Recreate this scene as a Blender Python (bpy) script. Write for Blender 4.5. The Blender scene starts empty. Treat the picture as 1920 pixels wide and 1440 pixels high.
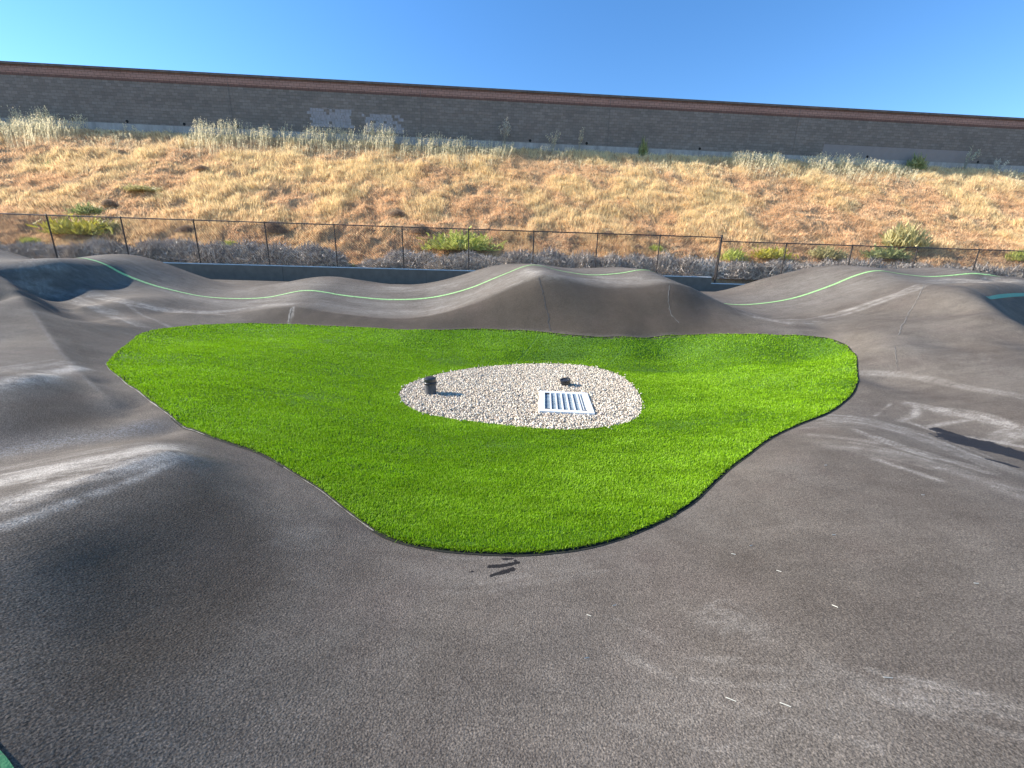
import bpy, math, random
import numpy as np
from mathutils import Vector, Matrix
R = math.radians
rng = np.random.default_rng(7)
random.seed(7)
sc = bpy.context.scene
col = sc.collection

# ------------------------------------------------------------------ camera
F = 740.0; PITCH = R(15.157); ROLL = 0.0256; TH = R(3.777); CH = 1.7
TT = math.tan(TH)
cam_d = bpy.data.cameras.new('camera'); cam = bpy.data.objects.new('camera', cam_d); col.objects.link(cam)
cam_d.sensor_width = 36.0; cam_d.lens = F / 1920 * 36; cam_d.clip_start = 0.05; cam_d.clip_end = 3000
fw = np.array([0, math.cos(PITCH), -math.sin(PITCH)]); U0 = np.array([0, math.sin(PITCH), math.cos(PITCH)]); X0 = np.array([1., 0, 0])
RV = math.cos(ROLL) * X0 + math.sin(ROLL) * U0; UV = -math.sin(ROLL) * X0 + math.cos(ROLL) * U0
m = Matrix(((RV[0], UV[0], -fw[0], 0), (RV[1], UV[1], -fw[1], 0), (RV[2], UV[2], -fw[2], CH), (0, 0, 0, 1)))
cam.matrix_world = m
sc.camera = cam
# ------------------------------------------------------------------ sky, sun
SUN_EL = R(29.0); SUN = np.array([-0.97, 0.105]); SUN /= np.linalg.norm(SUN)
world = bpy.data.worlds.new('World'); sc.world = world; world.use_nodes = True
nt = world.node_tree; nt.nodes.clear()
out = nt.nodes.new('ShaderNodeOutputWorld'); bg = nt.nodes.new('ShaderNodeBackground'); sky = nt.nodes.new('ShaderNodeTexSky')
sky.sky_type = 'NISHITA'; sky.sun_disc = False; sky.sun_elevation = SUN_EL
sky.sun_rotation = math.atan2(SUN[0], SUN[1]); sky.air_density = 1.0; sky.dust_density = 0.0; sky.ozone_density = 2.5; sky.altitude = 100
hs = nt.nodes.new('ShaderNodeHueSaturation'); hs.inputs['Saturation'].default_value = 1.25; hs.inputs['Hue'].default_value = 0.504
nt.links.new(sky.outputs[0], hs.inputs['Color']); nt.links.new(hs.outputs[0], bg.inputs[0]); nt.links.new(bg.outputs[0], out.inputs[0])
bg.inputs[1].default_value = 0.128
sl = bpy.data.lights.new('sun', 'SUN'); sl.energy = 5.0; sl.angle = R(0.53); sl.color = (1.0, 0.95, 0.87)
so = bpy.data.objects.new('sun', sl); col.objects.link(so)
sd = Vector((SUN[0] * math.cos(SUN_EL), SUN[1] * math.cos(SUN_EL), math.sin(SUN_EL)))
so.rotation_euler = sd.to_track_quat('Z', 'Y').to_euler(); so.location = (-20, 5, 30)
sc.view_settings.view_transform = 'Standard'; sc.view_settings.look = 'None'
sc.view_settings.exposure = 1.08; sc.view_settings.gamma = 1.0

# ------------------------------------------------------------------ helpers
def tag(o, label=None, cat=None, group=None, kind=None):
    if label: o['label'] = label
    if cat: o['category'] = cat
    if group: o['group'] = group
    if kind: o['kind'] = kind
    return o
def mesh_obj(name, V, faces, mat=None, parent=None, smooth=False, cols=None, attrs=None):
    """V (n,3); faces: (m,k) int array or list of lists"""
    me = bpy.data.meshes.new(name)
    V = np.asarray(V, dtype=np.float32)
    if isinstance(faces, np.ndarray):
        me.vertices.add(len(V)); me.vertices.foreach_set('co', V.ravel())
        k = faces.shape[1]; n = len(faces)
        me.loops.add(n * k); me.loops.foreach_set('vertex_index', faces.astype(np.int32).ravel())
        me.polygons.add(n); me.polygons.foreach_set('loop_start', np.arange(0, n * k, k, dtype=np.int32))
        me.polygons.foreach_set('loop_total', np.full(n, k, dtype=np.int32))
        me.update(calc_edges=True)
    else:
        me.from_pydata(V.tolist(), [], faces); me.update()
    if smooth: me.polygons.foreach_set('use_smooth', np.ones(len(me.polygons), dtype=bool))
    if cols is not None:
        a = me.color_attributes.new('tint', 'FLOAT_COLOR', 'POINT')
        c = np.ones((len(V), 4), dtype=np.float32); c[:, :3] = cols; a.data.foreach_set('color', c.ravel())
    if attrs:
        for k_, v_ in attrs.items():
            a = me.attributes.new(k_, 'FLOAT', 'POINT'); a.data.foreach_set('value', np.asarray(v_, dtype=np.float32))
    if mat: me.materials.append(mat)
    o = bpy.data.objects.new(name, me); col.objects.link(o)
    if parent: o.parent = parent
    return o
def empty(name, loc=(0, 0, 0), rz=0):
    o = bpy.data.objects.new(name, None); col.objects.link(o); o.location = loc; o.rotation_euler = (0, 0, rz); o.empty_display_size = .2
    return o
class MB:
    def __init__(s): s.v = []; s.f = []
    def box(s, x0, x1, y0, y1, z0, z1):
        b = len(s.v); s.v += [(x, y, z) for z in (z0, z1) for y in (y0, y1) for x in (x0, x1)]
        s.f += [[b + i for i in q] for q in ((0, 2, 3, 1), (4, 5, 7, 6), (0, 1, 5, 4), (2, 6, 7, 3), (0, 4, 6, 2), (1, 3, 7, 5))]; return s
    def tube(s, p, q, r, n=8, r2=None):
        p = Vector(p); q = Vector(q); r2 = r if r2 is None else r2
        a = (q - p).normalized().to_track_quat('Z', 'Y'); b = len(s.v)
        for c, rr in ((p, r), (q, r2)):
            for i in range(n):
                t = 2 * math.pi * i / n; w = c + a @ Vector((math.cos(t) * rr, math.sin(t) * rr, 0)); s.v.append(tuple(w))
        for i in range(n):
            j = (i + 1) % n; s.f.append([b + i, b + j, b + n + j, b + n + i])
        s.f.append([b + i for i in range(n)][::-1]); s.f.append([b + n + i for i in range(n)]); return s
    def lathe(s, prof, n=24):
        b = len(s.v)
        for r, z in prof:
            for i in range(n):
                t = 2 * math.pi * i / n; s.v.append((math.cos(t) * r, math.sin(t) * r, z))
        for k in range(len(prof) - 1):
            for i in range(n):
                j = (i + 1) % n; s.f.append([b + k * n + i, b + k * n + j, b + (k + 1) * n + j, b + (k + 1) * n + i])
        s.f.append([b + i for i in range(n)][::-1]); s.f.append([b + (len(prof) - 1) * n + i for i in range(n)]); return s
    def build(s, name, mat, parent=None, smooth=False):
        return mesh_obj(name, np.array(s.v), s.f, mat, parent, smooth)
def _hash(ix, iy, seed):
    h = (ix.astype(np.int64) * 374761393 + iy.astype(np.int64) * 668265263 + seed * 1442695041) & 0xffffffff
    h = ((h ^ (h >> 13)) * 1274126177) & 0xffffffff
    return ((h ^ (h >> 16)) & 0xffffff) / float(0xffffff)
def vnoise(x, y, seed=0):
    ix = np.floor(x); iy = np.floor(y); fx = x - ix; fy = y - iy
    fx = fx * fx * (3 - 2 * fx); fy = fy * fy * (3 - 2 * fy); ix = ix.astype(int); iy = iy.astype(int)
    a = _hash(ix, iy, seed); b = _hash(ix + 1, iy, seed); c = _hash(ix, iy + 1, seed); d = _hash(ix + 1, iy + 1, seed)
    return (a * (1 - fx) + b * fx) * (1 - fy) + (c * (1 - fx) + d * fx) * fy
def fbm(x, y, seed=0, octv=4):
    s = 0; a = .5
    for i in range(octv): s = s + a * vnoise(x * 2 ** i, y * 2 ** i, seed + i * 17); a *= .5
    return s
def sstep(a, b, x):
    t = np.clip((x - a) / (b - a), 0, 1); return t * t * (3 - 2 * t)

# materials
def new_mat(name):
    mt = bpy.data.materials.new(name); mt.use_nodes = True; n = mt.node_tree; n.nodes.clear()
    o = n.nodes.new('ShaderNodeOutputMaterial'); p = n.nodes.new('ShaderNodeBsdfPrincipled'); n.links.new(p.outputs[0], o.inputs[0])
    return mt, n, p
def N(n, t, **kw):
    x = n.nodes.new(t)
    for k, v in kw.items(): setattr(x, k, v)
    return x
def noise(n, scale, detail=4, rough=.55, coord=None, mapping=None):
    x = N(n, 'ShaderNodeTexNoise'); x.inputs['Scale'].default_value = scale; x.inputs['Detail'].default_value = detail; x.inputs['Roughness'].default_value = rough
    c = coord or N(n, 'ShaderNodeTexCoord').outputs['Object']
    if mapping:
        mp = N(n, 'ShaderNodeMapping'); mp.inputs['Scale'].default_value = mapping; n.links.new(c, mp.inputs[0]); c = mp.outputs[0]
    n.links.new(c, x.inputs['Vector']); return x.outputs['Fac']
def ramp(n, fac, stops):
    r = N(n, 'ShaderNodeValToRGB'); e = r.color_ramp.elements
    while len(e) < len(stops): e.new(.5)
    for i, (p, c) in enumerate(stops): e[i].position = p; e[i].color = tuple(c) + (1,) if len(c) == 3 else c
    n.links.new(fac, r.inputs[0]); return r.outputs['Color']
def mix(n, fac, a, b, mode='MIX'):
    x = N(n, 'ShaderNodeMix', data_type='RGBA', blend_type=mode)
    for s, v in ((x.inputs[0], fac), (x.inputs[6], a), (x.inputs[7], b)):
        if isinstance(v, (int, float)): s.default_value = v
        elif isinstance(v, tuple): s.default_value = v + (1,) if len(v) == 3 else v
        else: n.links.new(v, s)
    return x.outputs[2]
def mth(n, op, a, b=None, clamp=False):
    x = N(n, 'ShaderNodeMath', operation=op, use_clamp=clamp)
    for s, v in ((x.inputs[0], a), (x.inputs[1], b)):
        if v is None: continue
        if isinstance(v, (int, float)): s.default_value = v
        else: n.links.new(v, s)
    return x.outputs[0]
def bump(n, h, strength, dist, p):
    b = N(n, 'ShaderNodeBump'); b.inputs['Strength'].default_value = strength; b.inputs['Distance'].default_value = dist
    n.links.new(h, b.inputs['Height']); n.links.new(b.outputs[0], p.inputs['Normal'])
def simple(name, c, rough=.6, var=.25, scale=12, metal=0, bmp=0.0, bscale=60, mapping=None, spec=.5):
    mt, n, p = new_mat(name)
    f = noise(n, scale, 5, .6, mapping=mapping)
    cc = ramp(n, f, [(.3, tuple(x * (1 - var) for x in c)), (.7, tuple(min(1, x * (1 + var)) for x in c))])
    n.links.new(cc, p.inputs['Base Color']); p.inputs['Roughness'].default_value = rough; p.inputs['Metallic'].default_value = metal
    p.inputs['Specular IOR Level'].default_value = spec
    if bmp: bump(n, noise(n, bscale, 4, .6), bmp, .01, p)
    return mt
def tint_mat(name, rough=.75, transl=0.0, spec=.25):
    mt, n, p = new_mat(name); a = N(n, 'ShaderNodeAttribute'); a.attribute_name = 'tint'
    n.links.new(a.outputs['Color'], p.inputs['Base Color']); p.inputs['Roughness'].default_value = rough; p.inputs['Specular IOR Level'].default_value = spec
    if transl:
        t = N(n, 'ShaderNodeBsdfTranslucent'); n.links.new(a.outputs['Color'], t.inputs[0]); mx = N(n, 'ShaderNodeMixShader'); mx.inputs[0].default_value = transl
        n.links.new(p.outputs[0], mx.inputs[1]); n.links.new(t.outputs[0], mx.inputs[2])
        o = [x for x in n.nodes if x.type == 'OUTPUT_MATERIAL'][0]; n.links.new(mx.outputs[0], o.inputs[0])
    return mt

# ------------------------------------------------------------------ pixels -> rays (for surveying the site)
C0 = np.array([0, 0, CH])
def rays(uv):
    uv = np.atleast_2d(np.asarray(uv, float)); d = fw[None] + ((uv[:, :1] - 960) / F) * RV[None] - ((uv[:, 1:2] - 720) / F) * UV[None]; return d
def pD(u, v, D):
    d = rays((u, v))[0]; return C0 + d * (D / d[1])
def pZ(u, v, z):
    d = rays((u, v))[0]; return C0 + d * ((z - CH) / d[2])
def interp_curve(pts, step):
    """pts (n,k) -> resampled along first-two-coordinate length, Catmull-Rom"""
    P = np.asarray(pts, float); L = np.r_[0, np.cumsum(np.linalg.norm(np.diff(P[:, :2], axis=0), axis=1))]
    n = max(2, int(L[-1] / step) + 1); t = np.linspace(0, L[-1], n); o = []
    m_ = np.gradient(P, L, axis=0)
    k = np.clip(np.searchsorted(L, t, 'right') - 1, 0, len(L) - 2); h = (L[k + 1] - L[k])[:, None]; s = ((t - L[k])[:, None]) / h
    return (2 * s**3 - 3 * s**2 + 1) * P[k] + (s**3 - 2 * s**2 + s) * h * m_[k] + (-2 * s**3 + 3 * s**2) * P[k + 1] + (s**3 - s**2) * h * m_[k + 1]

# ------------------------------------------------------------------ terrain survey
ctrl = []
def cpx(pts, mode='D'):
    for u, v, q in pts: ctrl.append(pD(u, v, q) if mode == 'D' else pZ(u, v, q))
def cw(pts):
    for p in pts: ctrl.append(np.array(p, float))
TURF_PX = [(200,685,.42),(215,668,.44),(235,650,.46),(250,638,.47),(262,628,.48),(310,617,.49),(370,611,.50),(440,608,.5),(520,609,.5),(600,612,.5),(700,616,.5),(800,619,.5),(880,618,.52),(950,620,.53),(1020,624,.52),(1090,630,.5),(1170,632,.51),(1250,629,.56),(1340,627,.62),(1430,627,.68),(1500,629,.69),(1550,635,.66),(1580,646,.60),(1597,662,.52),(1606,690,.42),(1607,715,.34),(1600,735,.28),(1580,755,.24),(1540,780,.2),(1490,800,.17),(1440,825,.15),(1400,855,.13),(1360,885,.12),(1330,912,.11),(1300,940,.1),(1250,972,.1),(1180,1003,.1),(1120,1022,.1),(1050,1034,.1),(980,1040,.1),(900,1038,.1),(830,1032,.11),(770,1022,.12),(720,1006,.13),(680,980,.15),(640,950,.17),(600,918,.19),(560,893,.21),(520,868,.23),(480,848,.25),(440,835,.27),(400,822,.28),(360,805,.29),(320,780,.32),(290,757,.34),(260,735,.37),(230,713,.40),(208,697,.41)]
cpx(TURF_PX, 'Z')
GRAV_PX = [(747,740),(760,725),(790,712),(840,699),(900,690),(960,685),(1010,683),(1060,684),(1110,689),(1150,700),(1180,718),(1197,738),(1204,760),(1198,780),(1180,793),(1140,802),(1090,807),(1030,807),(960,801),(890,793),(830,785),(780,772),(757,758)]
cpx([(u, v, .02) for u, v in GRAV_PX[::2]] + [(975,745,.02),(850,745,.02),(1110,745,.02)], 'Z')
cpx([(500,700,.25),(350,665,.41),(290,695,.38),(600,660,.30),(800,655,.2),(950,655,.22),(1100,662,.2),(1250,665,.2),(1400,700,.18),(1500,670,.33),(1500,740,.16),(1300,800,.06),(1300,740,.07),(900,900,.03),(1050,900,.03),(700,850,.06),(600,780,.14),(450,760,.25),(750,950,.09),(1150,920,.05)], 'Z')
_sharp0 = len(ctrl)
# outer lane: inner lip, mid line, outer edge (crests run straight away from the near edge)
lip = [(300,583,9.25),(380,590,9.4),(430,590,9.6),(460,585,9.8),(510,577,9.9),(550,574,9.9),(620,585,9.8),(700,595,9.7),(740,597,9.7),(800,593,9.7),(880,571,9.8),(940,546,9.9),(985,525,10),(1010,516,10),(1045,519,10),(1100,532,10),(1150,538,10),(1200,536,10),(1255,530,10.05),(1290,537,10.1),(1330,556,10.1),(1400,587,9.6),(1440,597,9.3),(1490,599,9.2),(1560,590,9.4),(1640,565,9.6),(1700,545,9.8),(1735,533,9.9)]
CUSP = []
_lw3 = np.array([pD(*p) for p in interp_curve(lip, 22)]); CUSP.append((_lw3, .06, .22))
for p in _lw3: ctrl.append(p - np.array([0, 0, .05]))
LINE_PX = [(-60,486,11.4),(0,490,11.3),(55,493,11.2),(100,490,11.1),(150,484,11.1),(195,495,11.1),(225,511,11.1),(275,531,11.1),(330,546,11.1),(380,556,11.1),(430,560,11.1),(500,558,11.1),(575,545,11.1),(650,555,11.1),(735,562,11.1),(810,558,11.1),(880,541,11.1),(940,517,11.1),(1000,497,11.1),(1050,508,11.1),(1110,516,11.1),(1160,513,11.1),(1215,507,11.1),(1255,524,11.1),(1300,552,11.1),(1370,571,11.1),(1430,569,11.2),(1480,561,11.3),(1560,535,11.5),(1610,515,11.6),(1640,508,11.6),(1690,514,11.6),(1740,519,11.6),(1780,517,11.6),(1830,513,11.6),(1880,520,11.6),(1960,540,11.6)]
LINE_W = interp_curve(np.array([pD(*p) for p in LINE_PX]), .12)
for p in interp_curve(LINE_PX, 22): ctrl.append(pD(*p))
_sharp1 = len(ctrl)
outer = [(-40,474,13.2),(20,477,13.2),(75,490,13.2),(130,505,13.2),(200,496,13.2),(265,485,13.2),(310,494,13.2),(360,512,13.2),(420,530,13.4),(480,536,13.4),(540,530,13.3),(590,521,13.3),(625,519,13.3),(680,526,13.3),(740,534,13.4),(800,533,13.4),(860,520,13.3),(905,507,13.3),(945,498.5,13.2),(985,502,13.2),(1030,510,13.2),(1080,510,13.2),(1130,507.5,13.2),(1170,509,13.2),(1210,522,13.3),(1260,543,13.4),(1320,549,13.5),(1380,540,13.4),(1430,524,13.3),(1490,508,13.6),(1525,504.5,13.8),(1560,508,13.8),(1610,516,13.8),(1660,512,13.8),(1720,509,13.8),(1790,512,13.8),(1900,520,13.8)]
for p in interp_curve(outer, 24): ctrl.append(pD(*p))
for x in np.arange(-30, 30, 2.2): cw([(x, 15.2 + x * TT, 1.12), (x, 17.5 + x * TT, 1.22), (x, 19.6 + x * TT, 1.25), (x, 21 + x * TT, 1.25)])
# inner faces below the lip
_t = np.array([(u, v, z) for u, v, z in TURF_PX[7:21]]); _l = np.array(lip)
for u in range(460, 1541, 36):
    a = pD(u, np.interp(u, _l[:, 0], _l[:, 1]), np.interp(u, _l[:, 0], _l[:, 2])); b = pZ(u, np.interp(u, _t[:, 0], _t[:, 1]), np.interp(u, _t[:, 0], _t[:, 2]))
    for t, e in ((.3, .05), (.65, .0)): ctrl.append(a * (1 - t) + b * t + np.array([0, 0, e * (a[2] - b[2])]))
# left far area
cpx([(262,600,8.35),(200,600,7.9),(230,560,9.6),(150,575,8.6),(300,560,10.0)])
cpx([(70,504,10.0),(105,490,10.4),(170,537,10.2),(213,533,10.7)])
# left rollers lane and its inner edge
_e = np.array([pD(*p) for p in interp_curve([(-40,500,8.9),(10,524,8.0),(35,550,7.4),(60,583,6.7),(85,620,5.9),(110,655,5.2),(140,689,4.6),(165,712,4.25),(200,745,3.85),(235,775,3.55)], 16)])
_tg = np.gradient(_e[:, :2], axis=0); _tg /= np.linalg.norm(_tg, axis=1)[:, None]; _nr = np.stack([-_tg[:, 1], _tg[:, 0]], 1)
if (_nr[:, 0].mean() < 0): _nr = -_nr
CUSP.append((_e, .055, .2))
for p, q in zip(_e, _nr):
    p = p - np.array([0, 0, .045]); ctrl.append(p); dr = np.interp(p[2], [.8, .9, 1.0, 1.4], [0, .2, .40, .62])
    if dr > .03:
        for of, k in (((.3, .45), (.75, 1.0)) if p[2] > .83 else ()):
            c_ = p[:2] + q * of; ctrl.append(np.array([c_[0], c_[1], p[2] - dr * k]))
cpx([(262,797,.32),(295,825,.42),(330,848,.52)], 'Z')
cpx([(200,725,4.35),(260,770,3.8),(320,815,3.3)])
cpx([(380,850,.38),(430,880,.33),(500,920,.27)], 'Z')
cpx([(0,640,5.4),(50,620,5.85),(0,570,7.2)])
cpx([(0,728,.62),(70,708,.6),(0,790,.48),(120,770,.43),(0,845,.37),(130,822,.34),(0,910,.56),(0,985,.70),(90,945,.645),(170,905,.59),(240,875,.55)], 'Z')
# foreground
cpx([(200,1050,.53),(400,980,.39),(350,900,.47),(100,1040,.62),(0,1110,.64),(0,1250,.60),(0,1440,.56),(200,1200,.48),(400,1200,.36),(600,1150,.24),(600,1350,.28),(300,1440,.42),(800,1150,.17),(960,1200,.17),(960,1440,.22),(1200,1200,.17),(1200,1440,.22),(1500,1100,.24),(1500,1300,.26),(1800,1100,.3),(1800,1350,.3),(1600,900,.27),(1750,950,.3),(1900,1000,.32),(1430,880,.2),(1500,850,.24),(1590,812,.26)], 'Z')
# right side: trough and mound
cpx([(1620,770,.22),(1700,790,.2),(1800,825,.2),(1915,855,.2),(1650,720,.3),(1750,735,.34),(1850,755,.36),(1930,770,.37)], 'Z')
cpx([(1690,640,6.9),(1720,585,8.4),(1780,650,6.6),(1800,590,7.8),(1880,650,6.2),(1650,600,8.3),(1650,650,6.8),(1620,625,7.6)])
rim = [(1990,655,6.2),(1950,630,6.6),(1920,610,6.95),(1880,590,7.4),(1850,568,7.95),(1826,545,8.8),(1835,538,9.5),(1870,534,10.1),(1920,531,10.9),(1980,530,11.6),(2060,533,12.3)]
rimw = np.array([pD(*p) for p in interp_curve(rim, 18)])
for p in rimw: ctrl.append(p)
tg = np.gradient(rimw[:, :2], axis=0); tg /= np.linalg.norm(tg, axis=1)[:, None]; nr = np.stack([tg[:, 1], -tg[:, 0]], 1)
for p, q in zip(rimw[::2], nr[::2]):
    a = p[:2] + q * .45; b = p[:2] + q * 1.25; c = p[:2] + q * 1.9
    ctrl.append(np.array([a[0], a[1], p[2] - .38])); ctrl.append(np.array([b[0], b[1], max(.1, p[2] - 1.35)])); ctrl.append(np.array([c[0], c[1], .05]))
    d = p[:2] - q * .45; ctrl.append(np.array([d[0], d[1], p[2] - .02 + (.06 if p[2] < 1.5 else 0)]))
# surrounding
cw([(-3,-1,.6),(0,-1,.3),(3,-1,.35),(-5.5,0,.6),(-5.5,2,.5),(-5,-3,.6),(-7.5,2.5,.6),(-7,3.6,.65),(5,-3,.5),(8,0,.4),(8,3,.25),(13,2,.4),(13,6,.2),(16,7,.2),(18,10,.5),(20,12,1.2),(24,11,1.2),(22,5,.5),(28,6,1.),(28,0,.8),(18,-3,.6),(-9,1,.6),(-10,4,.8),(-13,7.5,1.25),(-15,8,1.3),(-18,8,1.4),(-22,10,1.6),(-20,3,1.),(-15,-3,.8),(-28,10,1.5),(-28,0,1.2)])
n_sharp = 0
ctrl = np.array(ctrl)
# drop near-duplicates
keep = []
for i, p in enumerate(ctrl):
    if all((p[0] - ctrl[j][0]) ** 2 + (p[1] - ctrl[j][1]) ** 2 > .07 ** 2 for j in keep): keep.append(i)
reg_ = np.array([1.5e-3 if _sharp0 <= k < _sharp1 else 1e-2 for k in keep]); ctrl = ctrl[keep]
def ker(r2):
    r2 = np.maximum(r2, 1e-12); return .5 * r2 * np.log(r2)
n_ = len(ctrl); XY = ctrl[:, :2]
K = ker(((XY[:, None] - XY[None]) ** 2).sum(-1)) + np.diag(reg_)
Pm = np.c_[np.ones(n_), XY]; A = np.zeros((n_ + 3, n_ + 3)); A[:n_, :n_] = K; A[:n_, n_:] = Pm; A[n_:, :n_] = Pm.T
w = np.linalg.solve(A, np.r_[ctrl[:, 2], 0, 0, 0])
GX = np.arange(-30, 30.01, .075); GY = np.arange(-4, 22.5, .075)
gx, gy = np.meshgrid(GX, GY)
def rbf(x, y):
    o = w[n_] + w[n_ + 1] * x + w[n_ + 2] * y
    for i in range(n_): o = o + w[i] * ker((x - XY[i, 0]) ** 2 + (y - XY[i, 1]) ** 2)
    return o
GZ = rbf(gx, gy)
print('fit', np.abs(rbf(XY[:,0],XY[:,1])-ctrl[:,2]).max())
def _bil(G, x, y):
    fx = np.clip((x - GX[0]) / .075, 0, len(GX) - 1.001); fy = np.clip((y - GY[0]) / .075, 0, len(GY) - 1.001)
    ix = fx.astype(int); iy = fy.astype(int); fx = fx - ix; fy = fy - iy
    return (G[iy, ix] * (1 - fx) + G[iy, ix + 1] * fx) * (1 - fy) + (G[iy + 1, ix] * (1 - fx) + G[iy + 1, ix + 1] * fx) * fy
def zt(x, y): return _bil(GZ, np.asarray(x, float), np.asarray(y, float))

# hillside: s along the walls, q = distance measured on x=0
Q_RET = 19.6; Q_WALL = 36.0; Z_RET = 1.92; Z_WALLTOP = 15.87; Z_FOOT = 12.25; Z_HILLTOP = 11.75
def zh(x, y):
    x = np.asarray(x, float); y = np.asarray(y, float); q = y - x * TT
    base = np.interp(q, [19, 21.0, 22.2, 35.0, 36.0, 40], [1.9, 1.93, 2.3, 11.15, 11.72, 11.9])
    amp = sstep(21.0, 23.0, q) * (1 - .75 * sstep(34.5, 36, q))
    lump = (fbm(x * .55, y * .7, 3, 3) - .45) * .5 + (fbm(x * 1.7, y * 2.1, 9, 3) - .45) * .5
    ridg = np.abs(vnoise(x * .8 + q * .15, q * 1.6, 31) - .5) * .35
    return base + amp * (lump - ridg + .05)
def cast(uv, fn, d0=.6, d1=24, n=2400):
    """first hit of pixel rays with a height function"""
    d = rays(uv); d = d / d[:, 1:2]; o = []
    D = np.geomspace(d0, d1, n)
    for r in d:
        P = C0[None] + r[None] * D[:, None]; g = P[:, 2] - fn(P[:, 0], P[:, 1]); k = np.argmax(g < 0)
        if g[k] >= 0: k = n - 1
        if k > 0:
            a = g[k - 1]; b = g[k]; t = a / (a - b + 1e-9); p = P[k - 1] * (1 - t) + P[k] * t
        else: p = P[0]
        o.append([p[0], p[1], float(fn(p[0], p[1]))])
    return np.array(o)
def seg_dist(x, y, pl):
    d = np.full(x.shape, 1e9)
    for a, b in zip(pl[:-1], pl[1:]):
        ax, ay = a[:2]; bx, by = b[:2]; L = (bx - ax) ** 2 + (by - ay) ** 2 + 1e-9
        t = np.clip(((x - ax) * (bx - ax) + (y - ay) * (by - ay)) / L, 0, 1)
        d = np.minimum(d, np.hypot(x - ax - t * (bx - ax), y - ay - t * (by - ay)))
    return d
def inside(x, y, poly):
    x = np.asarray(x); c = np.zeros(x.shape, bool); P = np.asarray(poly)[:, :2]
    for i in range(len(P)):
        x1, y1 = P[i]; x2, y2 = P[i - 1]
        k = ((y1 > y) != (y2 > y)) & (x < (x2 - x1) * (y - y1) / (y2 - y1 + 1e-12) + x1); c ^= k
    return c

_c2 = np.array([pZ(*p) for p in interp_curve([(-60,1003,.73),(0,985,.70),(90,945,.645),(170,905,.59),(240,875,.55),(330,848,.50),(380,842,.42)], 14)]); CUSP.append((_c2, .035, .13))
_c1 = np.array([pZ(*p) for p in interp_curve([(-60,738,.63),(0,728,.62),(70,708,.60),(140,690,.56)], 14)]); CUSP.append((_c1, .03, .12))
for pl, hh, ww in CUSP:
    d_ = seg_dist(gx, gy, pl); e_ = np.minimum(np.hypot(gx - pl[0, 0], gy - pl[0, 1]), np.hypot(gx - pl[-1, 0], gy - pl[-1, 1]))
    GZ = GZ + hh * np.exp(-d_ / ww) * sstep(0, .6, e_)
TURF = np.array([pZ(*p) for p in TURF_PX]); TURF = interp_curve(np.vstack([TURF, TURF[:1]]), .08)[:-1]
GRAV = np.array([pZ(u, v, .02) for u, v in GRAV_PX]); GRAV = interp_curve(np.vstack([GRAV, GRAV[:1]]), .05)[:-1]
_d = seg_dist(gx, gy, np.vstack([GRAV, GRAV[:1]])[::3]); _d = np.where(inside(gx, gy, GRAV), 0, _d); _w = 1 - sstep(0, .5, _d); GZ = GZ * (1 - _w) + .02 * _w

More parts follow.
